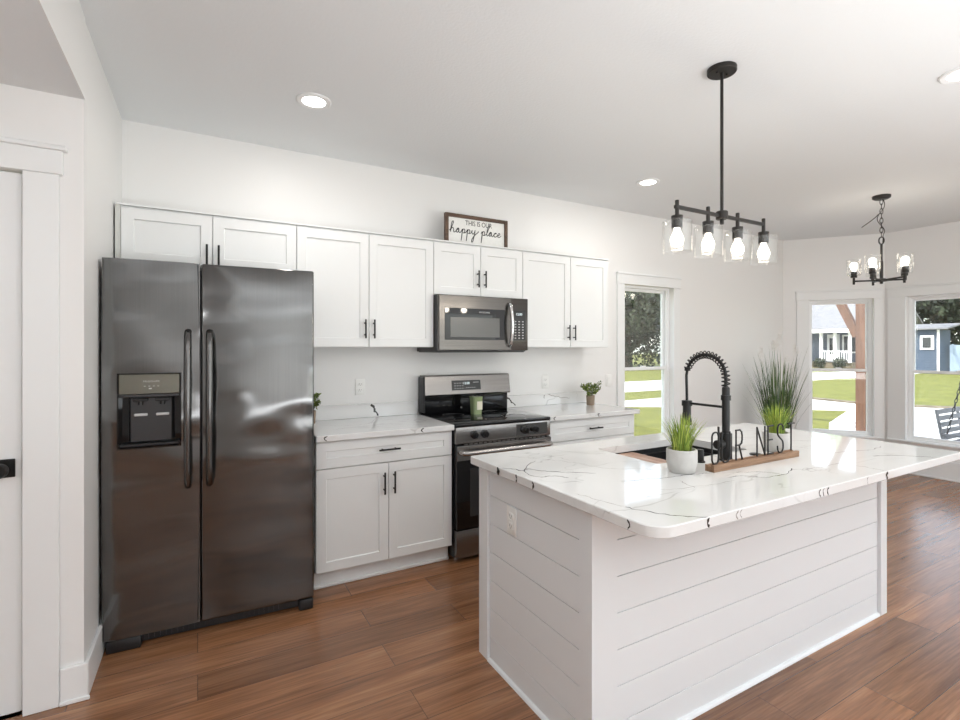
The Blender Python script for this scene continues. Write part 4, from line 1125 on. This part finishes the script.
# tall grass on the floor in the corner
rnd = random.Random(7)
tp = thing('tall_grass_plant', 'tall floor-standing grass plant with white plumes in the far corner', 'potted plant', (5.56, -0.40, 0))
bm = BM(); lathe(bm, [(0, 0), (0.11, 0), (0.115, 0.006), (0.15, 0.34), (0.155, 0.36), (0.145, 0.36), (0.135, 0.32), (0, 0.32)], 32); obj('pot', bm, M['greyplastic'], tp)
bm = BM(); lathe(bm, [(0.1345, 0.3205), (0.06, 0.33), (0, 0.333)], 24); obj('soil', bm, M['soil'], tp)
bm = BM()
for k in range(260):
    a = rnd.uniform(0, 2*PI); rr = 0.12*math.sqrt(rnd.random()); hh = rnd.uniform(0.55, 1.05)
    if k % 13 == 0: hh = rnd.uniform(1.05, 1.2)
    blade(bm, (rr*math.cos(a), rr*math.sin(a), 0.325), hh, rnd.uniform(0.02, 0.30)*(0.4+rr/0.12*0.7), a+rnd.uniform(-0.5, 0.5), rnd.uniform(0.008, 0.014), seg=7)
obj('blades', bm, M['tallgrass'], tp, smooth=0)
for (ax, ay, z, L) in ((-0.20, 0.07, 1.33, 0.11), (0.02, 0.0, 1.49, 0.10), (-0.02, -0.10, 1.24, 0.13), (0.19, -0.08, 1.36, 0.12), (0.10, 0.08, 1.42, 0.1), (-0.09, 0.0, 1.42, 0.1)):
    bm = BM(); tube(bm, smooth_path([(ax*0.2, ay*0.2, 0.33), (ax*0.45, ay*0.45, 0.9), (ax, ay, z)], 5), 0.0018, 5); stq = obj('plume_stem', bm, M['plume'], tp)
    bm = BM()
    for j in range(170):
        q = rnd.random()
        p = Vector((ax, ay, z-0.02+L*q*0.8))+rdir(rnd)*0.03*(1-0.6*q)
        leaf_quad(bm, p, (rdir(rnd)*0.6+Vector((0, 0, 1))).normalized(), rdir(rnd), rnd.uniform(0.02, 0.04), 0.003)
    obj('plume', bm, M['plume'], stq, smooth=0)

# ------------------------------------------------------------------ pendant over the island
pz = 2.052
pn = thing('island_pendant', 'black linear pendant with four clear glass shades over the island', 'pendant light', (2.190, -2.066, 0))
bm = BM(); lathe(bm, [(0, CZ-0.0215), (0.063, CZ-0.0215), (0.066, CZ-0.018), (0.066, CZ), (0, CZ)], 32); cpn = obj('canopy', bm, M['bronze'], pn)
for s in (-1, 1):
    bm = BM(); cyl(bm, (s*0.03, -s*0.005, CZ-0.028), 0.005, 0.0064, 10); obj('canopy_screw', bm, M['black'], cpn)
bm = BM(); cyl(bm, (0, 0, pz+0.022), 0.0075, CZ-0.0216-pz-0.022, 14); obj('down_rod', bm, M['bronze'], pn)
bm = BM(); cyl(bm, (0, 0, pz-0.016), 0.027, 0.038, 24, 'z', 0.003); cyl(bm, (0, 0, pz-0.04), 0.009, 0.0238, 14); obj('hub', bm, M['bronze'], pn)
for s in (-1, 1):
    bm = BM(); x0, x1 = (0.0275, 0.330) if s > 0 else (-0.330, -0.0275); box(bm, x0, x1, -0.0075, 0.0075, pz-0.0075, pz+0.0075, 0.001); obj('crossbar', bm, M['bronze'], pn)
def socket_light(par, x, y, ztop, up, R1=0.0635):
    """socket with its glass shade and bulb. up=-1 hangs down"""
    s = up
    bm = BM()
    lathe(bm, [(0, 0), (0.025, 0), (0.025, s*0.020), (0, s*0.020)], 24, (x, y, ztop))
    lathe(bm, [(0, s*0.0245), (0.0235, s*0.0245), (0.0235, s*0.056), (0, s*0.056)], 24, (x, y, ztop))
    lathe(bm, [(0.018, s*0.0195), (0.018, s*0.0250)], 24, (x, y, ztop))
    so = obj('socket', bm, M['bronze'], par)
    T2 = 0.0025; H1 = 0.162
    bm = BM()
    lathe(bm, [(0.019, s*0.0205), (R1-0.006, s*0.0205), (R1, s*0.027), (R1, s*H1), (R1-T2, s*H1), (R1-T2, s*0.029), (R1-0.008, s*0.0240), (0.019, s*0.0240), (0.019, s*0.0205)], 36, (x, y, ztop))
    obj('glass_shade', bm, M['shade'], so)
    bm = BM()
    lathe(bm, [(0.0125, s*0.0565), (0.0135, s*0.066), (0.022, s*0.085), (0.0285, s*0.103), (0.028, s*0.119), (0.019, s*0.134), (0, s*0.140)], 24, (x, y, ztop))
    obj('bulb', bm, M['bulb'], so)
    return so
for x in (-0.317, -0.102, 0.122, 0.337):
    so = socket_light(pn, x, 0, 2.012, -1)
    bm = BM(); cyl(bm, (x, 0, 2.0122), 0.0088, 0.07, 14, 'z', 0.001); obj('socket_post', bm, M['bronze'], pn)
    l = light('pendant_lamp', 'POINT', (x, 0, 1.83), (0, 0, 0), 2.2, (1.0, 0.9, 0.76)); l.data.shadow_soft_size = 0.03; l.parent = pn

# ------------------------------------------------------------------ chandelier
ch = thing('chandelier', 'black five-arm chandelier with clear glass shades near the bay windows', 'chandelier', (5.25, -1.48, 0), math.radians(-68.2))
bm = BM(); lathe(bm, [(0, CZ-0.03), (0.05, CZ-0.03), (0.066, CZ-0.02), (0.068, CZ), (0, CZ)], 32); obj('canopy', bm, M['bronze'], ch)
bm = BM()
nl = 8; z_hi, z_lo = CZ-0.031, 2.395
for k in range(nl):
    zc_ = z_hi-(k+0.5)*(z_hi-z_lo)/nl; hl = (z_hi-z_lo)/nl*0.62
    pts = []
    for j in range(14):
        a = 2*PI*j/14; u = 0.011*math.cos(a); v = hl*math.sin(a)
        pts.append((u, 0, zc_+v) if k % 2 == 0 else (0, u, zc_+v))
    tube(bm, pts, 0.0028, 6, closed=True)
obj('chain', bm, M['bronze'], ch)
bm = BM()
pts = [(-0.018, 0, 2.388)] ; pts = [(0.018*math.cos(a), 0, 2.365+0.032*math.sin(a)) for a in [2*PI*j/16 for j in range(16)]]
tube(bm, pts, 0.0055, 8, closed=True); obj('loop', bm, M['bronze'], ch)
bm = BM(); tube(bm, smooth_path([(0.014, 0.0, CZ-0.034), (0.02, 0, 2.66), (-0.03, 0.0, 2.56), (0.02, 0.01, 2.46), (0.012, 0.006, 2.41), (0.008, 0.0, 2.33)], 6), 0.0028, 6)
tube(bm, smooth_path([(-0.02, 0, 2.60), (-0.06, 0, 2.56), (-0.14, 0.0, 2.50)], 5), 0.0035, 6); obj('supply_cord', bm, M['bronze'], ch)
bm = BM(); lathe(bm, [(0, 2.335), (0.009, 2.335), (0.009, 2.19), (0.013, 2.185), (0.013, 2.03), (0, 2.03)], 18); obj('stem', bm, M['bronze'], ch)
bm = BM(); lathe(bm, [(0, 2.03), (0.03, 2.03), (0.045, 2.02), (0.045, 2.005), (0.012, 2.0), (0.012, 1.985), (0, 1.982)], 24); obj('hub', bm, M['bronze'], ch)
for k in range(5):
    a = PI+2*PI*k/5
    dx, dy = math.cos(a), math.sin(a); R5 = 0.195
    bm = BM(); tube(bm, [(0.035*dx, 0.035*dy, 2.016), (R5*dx, R5*dy, 2.022)], 0.0075, 8)
    cyl(bm, (R5*dx, R5*dy, 1.992), 0.0095, 0.062, 12, 'z', 0.001); ar = obj('arm', bm, M['bronze'], ch)
    so = socket_light(ch, R5*dx, R5*dy, 2.054, 1, 0.056)
l = light('chandelier_lamp', 'POINT', (0, 0, 2.28), (0, 0, 0), 2.5, (1.0, 0.9, 0.76)); l.data.shadow_soft_size = 0.1; l.parent = ch

# ------------------------------------------------------------------ outdoors
GZ = -0.15
bm = BM(); prism(bm, [(-60, -60), (-60, 90), (120, 90), (120, -60)], GZ-0.3, GZ); struct('ground_lawn', bm, M['lawn'], label='sunlit lawn')
bm = BM(); prism(bm, [(7.2, -6), (18, -6), (16.75, 1.5), (15.8, 3.0), (16.1, 4.7), (12.5, 7.2), (10.76, 7.1), (0, 9.2), (0, 8.0), (9.85, 6.1), (12.0, 4.75), (13.4, 3.4), (14.05, 2.75), (11.4, 1.9), (9.5, 1.0), (7.2, 0.6)], GZ+0.002, GZ+0.02)
struct('ground_driveway', bm, M['conc'], label='bright concrete driveway')
bm = BM()
prism(bm, [(16.2, 4.72), (15.85, 3.0), (16.8, 1.5), (18.05, -6), (18.35, -6), (17.05, 1.6), (16.1, 3.05), (16.45, 4.85)], GZ+0.001, GZ+0.06)
struct('ground_edge', bm, M['kerb'], label='dark rough lawn edge along the driveway')
bm = BM(); prism(bm, [(-20, 12.6), (-20, 8.6), (40, 8.6+1.2), (40, 13.4)], GZ+0.001, GZ+0.012); struct('ground_road', bm, M['conc'], label='bright road beyond the back window')

def tree(name, loc, r, hgt, n, mat, label, seed, trunk_h, leaf=0.22, squash=1.0, group='trees outside', bark='bark'):
    rnd = random.Random(seed)
    t = thing(name, label, 'tree', loc, 0, group)
    bm = BM(); tube(bm, [(0, 0, 0), (0.05, 0, trunk_h*0.5), (0, 0.05, trunk_h+hgt*0.3)], [r*0.09, r*0.07, r*0.04], 10)
    for k in range(6):
        a = rnd.uniform(0, 2*PI); z = trunk_h+hgt*rnd.uniform(0.02, 0.25)
        tube(bm, [(0, 0, z), (r*0.35*math.cos(a), r*0.35*math.sin(a), z+hgt*0.15), (r*0.7*math.cos(a), r*0.7*math.sin(a), z+hgt*0.35)], [r*0.035, r*0.025, r*0.01], 6)
    obj('trunk', bm, M[bark], t)
    bm = BM()
    cl = [(rdir(rnd)*rnd.uniform(0.2, 0.75)) for _ in range(26)]
    for k in range(n):
        c = cl[rnd.randrange(len(cl))]
        v = c+rdir(rnd)*(0.36*rnd.random()**0.4)
        p = Vector((v.x*r, v.y*r*squash, trunk_h+hgt*(0.5+0.5*v.z)))
        leaf_quad(bm, p, rdir(rnd), rdir(rnd), leaf*rnd.uniform(0.7, 1.4), leaf*rnd.uniform(0.5, 0.9))
    obj('foliage', bm, M[mat], t, smooth=0)
    return t
# beyond the back window
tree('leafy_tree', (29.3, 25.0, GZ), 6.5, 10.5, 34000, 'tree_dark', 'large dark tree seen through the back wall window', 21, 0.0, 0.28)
# neighbour's house seen through the bay window
HX = 43.0
hs_ = thing('neighbour_house', 'grey-blue house with a white porch seen through the bay window', 'house', (HX, 0, 0))
bm = BM(); box(bm, 2.0, 9.0, 15.0, 25.0, GZ, 3.35); obj('wall', bm, M['siding'], hs_)
bm = BM(); box(bm, -1.0, 2.0, 15.1, 24.5, GZ, 0.30); obj('porch_floor', bm, M['kerb'], hs_)
bm = BM()
def wedge(bm, x0, x1, y0, y1, z0, z1, th=0.15):
    a = [bm.verts.new(p) for p in ((x0, y0, z0), (x0, y1, z0), (x1, y1, z1), (x1, y0, z1), (x0, y0, z0+th), (x0, y1, z0+th), (x1, y1, z1+th), (x1, y0, z1+th))]
    for f in ((0, 1, 2, 3), (7, 6, 5, 4), (0, 4, 5, 1), (1, 5, 6, 2), (2, 6, 7, 3), (3, 7, 4, 0)): bm.faces.new([a[i] for i in f])
wedge(bm, -1.5, 2.2, 14.6, 18.6, 2.75, 4.35); obj('porch_roof', bm, M['roof'], hs_)
bm = BM(); wedge(bm, 1.6, 5.6, 14.6, 25.6, 3.3, 6.0); wedge(bm, 9.6, 5.6, 14.6, 25.6, 3.3, 6.0); obj('main_roof', bm, M['roof'], hs_)
bm = BM(); box(bm, 1.2, 1.99, 18.7, 22.5, 2.75, 3.75); obj('gable_face', bm, M['siding2'], hs_)
bm = BM(); box(bm, -1.55, -1.4, 14.6, 23.5, 2.55, 2.83); obj('porch_beam', bm, M['white_out'], hs_)
for yy in (15.2, 16.2, 17.15, 20.6):
    bm = BM(); box(bm, -1.2, -1.02, yy-0.09, yy+0.09, 0.30, 2.56); obj('porch_column', bm, M['white_out'], hs_)
for ya, yb in ((15.3, 16.1), (16.3, 17.05)):
    bm = BM(); box(bm, -1.16, -1.06, ya, yb, 1.12, 1.2); box(bm, -1.16, -1.06, ya, yb, 0.45, 0.52)
    k = ya+0.1
    while k < yb: box(bm, -1.13, -1.09, k, k+0.05, 0.52, 1.12); k += 0.16
    obj('porch_railing', bm, M['white_out'], hs_)
bm = BM(); box(bm, 1.9, 1.995, 17.3, 18.2, 0.30, 2.5); dq = obj('front_door', bm, M['white_out'], hs_)
bm = BM(); box(bm, 1.86, 1.895, 17.5, 18.0, 0.9, 2.2); obj('door_glass', bm, M['dark_glass'], dq)
for ya in (15.6, 20.2):
    bm = BM(); box(bm, 1.9, 1.995, ya, ya+1.5, 1.0, 2.45); wq = obj('house_window', bm, M['white_out'], hs_)
    bm = BM(); box(bm, 1.86, 1.895, ya+0.15, ya+1.35, 1.12, 2.33); obj('window_glass', bm, M['dark_glass'], wq)
for k, (yy, s_) in enumerate(((15.3, 0.45), (16.6, 0.45), (17.75, 0.3), (19.3, 0.9), (21.4, 0.8))):
    rr = random.Random(40+k); bm = BM()
    for j in range(500):
        v = rdir(rr)*(rr.random()**0.4); leaf_quad(bm, Vector((v.x*s_, v.y*s_, s_*0.95+v.z*s_*0.9)), rdir(rr), rdir(rr), 0.14, 0.09)
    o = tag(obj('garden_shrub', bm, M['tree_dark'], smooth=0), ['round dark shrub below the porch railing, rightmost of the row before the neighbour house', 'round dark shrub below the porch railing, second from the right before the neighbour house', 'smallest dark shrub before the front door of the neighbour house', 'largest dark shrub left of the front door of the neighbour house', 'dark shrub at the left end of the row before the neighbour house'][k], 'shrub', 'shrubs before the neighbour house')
    o.location = (HX-2.4, yy, GZ)
tree('leafy_tree', (HX+18, 25.5, GZ), 4.5, 9.5, 3500, 'tree_bright', 'bright green tree rising behind the neighbour house roof', 31, 2.5, 0.4)
# shed seen through the porch window
shd = thing('garden_shed', 'dark blue shed with a small white window beyond the porch window', 'shed', (40.0, 0, 0))
bm = BM(); box(bm, 0, 1.6, 9.45, 13.0, GZ, 2.55); obj('wall', bm, M['siding2'], shd)
bm = BM(); wedge(bm, -0.4, 2.0, 8.95, 13.3, 2.56, 2.9, 0.09); obj('roof', bm, M['roof'], shd)
bm = BM(); box(bm, -0.08, -0.005, 9.72, 10.4, 1.3, 2.2); wq = obj('shed_window', bm, M['white_out'], shd)
bm = BM(); box(bm, -0.11, -0.085, 9.85, 10.27, 1.42, 2.08); obj('window_glass', bm, M['dark_glass'], wq)
bm = BM(); box(bm, -0.06, -0.002, 9.45, 9.57, GZ, 2.55); obj('corner_board', bm, M['white_out'], shd)
fn = thing('yard_fence', 'pale blue-white board fence right of the shed', 'fence', (41.0, 2.7, GZ))
bm = BM()
for k in range(44): box(bm, 0, 0.04, 0.0+k*0.15, 0.145+k*0.15, 0.05, 1.75)
obj('boards', bm, M['fence'], fn)
bm = BM(); box(bm, 0.04, 0.1, 0.0, 6.6, 0.4, 0.5); box(bm, 0.04, 0.1, 0.0, 6.6, 1.35, 1.45); obj('rails', bm, M['fence'], fn)
for yy in (0.06, 3.3, 6.5):
    bm = BM(); box(bm, 0.1, 0.2, yy-0.05, yy+0.05, 0, 1.8); obj('post', bm, M['fence'], fn)
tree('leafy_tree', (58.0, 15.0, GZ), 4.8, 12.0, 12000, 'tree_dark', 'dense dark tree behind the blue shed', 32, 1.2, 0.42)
rnd = random.Random(5)
bt = thing('bare_tree', 'pale leafless branching tree before the dark trees', 'tree', (38.0, 7.0, GZ), 0)
bm = BM()
def branch(p, d, L, r, dep):
    q = p+d*L
    tube(bm, [p, p.lerp(q, 0.5)+rdir(rnd)*L*0.06, q], [r, r*0.8, r*0.6], 5)
    if dep:
        for _ in range(3 if dep > 1 else 2):
            branch(q, (d+rdir(rnd)*0.75).normalized(), L*rnd.uniform(0.6, 0.85), r*0.6, dep-1)
branch(Vector((0, 0, 0)), Vector((0, 0.15, 1)).normalized(), 2.0, 0.12, 5)
obj('branches', bm, M['barkpale'], bt)
# porch post, beam and swing
bm = BM(); box(bm, -0.07, 0.07, -0.07, 0.07, 0.0, 2.66, 0.006)
pp = tag(obj('porch_post', bm, M['post_wood']), 'reddish brown wooden porch post with a slanted brace outside the bay window', 'post')
pp.location = (9.70, 0.58, GZ)
bm = BM(); box(bm, -0.05, 0.05, -0.06, 0.06, -0.5, 0.5, 0.004)
xform(bm, Matrix.Translation((0, 0.27, 2.22)) @ Matrix.Rotation(math.radians(-24), 4, 'X')); obj('brace', bm, M['post_wood'], pp)
bm = BM(); box(bm, -0.09, 0.09, -4.0, 2.2, 2.662, 2.86, 0.004); obj('beam', bm, M['post_wood'], pp)
sw_ = thing('porch_swing', 'grey slatted wooden porch swing hanging on chains outside the right window', 'swing', (8.10, -1.25, GZ-0.09), 0)
L_ = 1.35
bm = BM()
for k in range(6): box(bm, 0, L_, -0.30+k*0.095, -0.22+k*0.095, 0.36, 0.38, 0.002)
obj('seat', bm, M['swing'], sw_)
bm = BM()
for k in range(6):
    z = 0.43+k*0.078; y = 0.235+0.09*(k/5)
    box(bm, 0, L_, y, y+0.02, z, z+0.058, 0.002)
for x in (0.03, L_/2, L_-0.03):
    tube(bm, [(x, 0.225+0.032, 0.36), (x, 0.315+0.032, 0.88)], 0.018, 6)
obj('backrest', bm, M['swing'], sw_)
for x in (0.03, L_-0.03):
    bm = BM(); box(bm, x-0.03, x+0.03, -0.30, 0.28, 0.56, 0.585, 0.002); box(bm, x-0.018, x+0.018, -0.27, -0.23, 0.38, 0.56); obj('armrest', bm, M['swing'], sw_)
for x, xt in ((0.0, 1.05), (L_, 1.15)):
    bm = BM()
    A = Vector((x+0.03, 0.24, 0.587)); B = Vector((xt, 0.10, 2.755)); nn = 40
    for k in range(nn):
        c = A.lerp(B, (k+0.5)/nn); d = (B-A).normalized(); hl = (B-A).length/nn*0.62
        s_ = Vector((0, 1, 0)) if k % 2 else Vector((0, 1, 0)).cross(d)
        tube(bm, [c+d*hl*math.sin(a)+s_*0.013*math.cos(a) for a in [2*PI*j/8 for j in range(8)]], 0.005, 5, closed=True)
    obj('chain', bm, M['black'], sw_)
bm = BM(); box(bm, 7.3, 9.6, -1.22, -1.08, 2.53, 2.70, 0.004)
tag(obj('porch_joist', bm, M['post_wood']), 'wooden porch joist carrying the swing chains', 'beam')
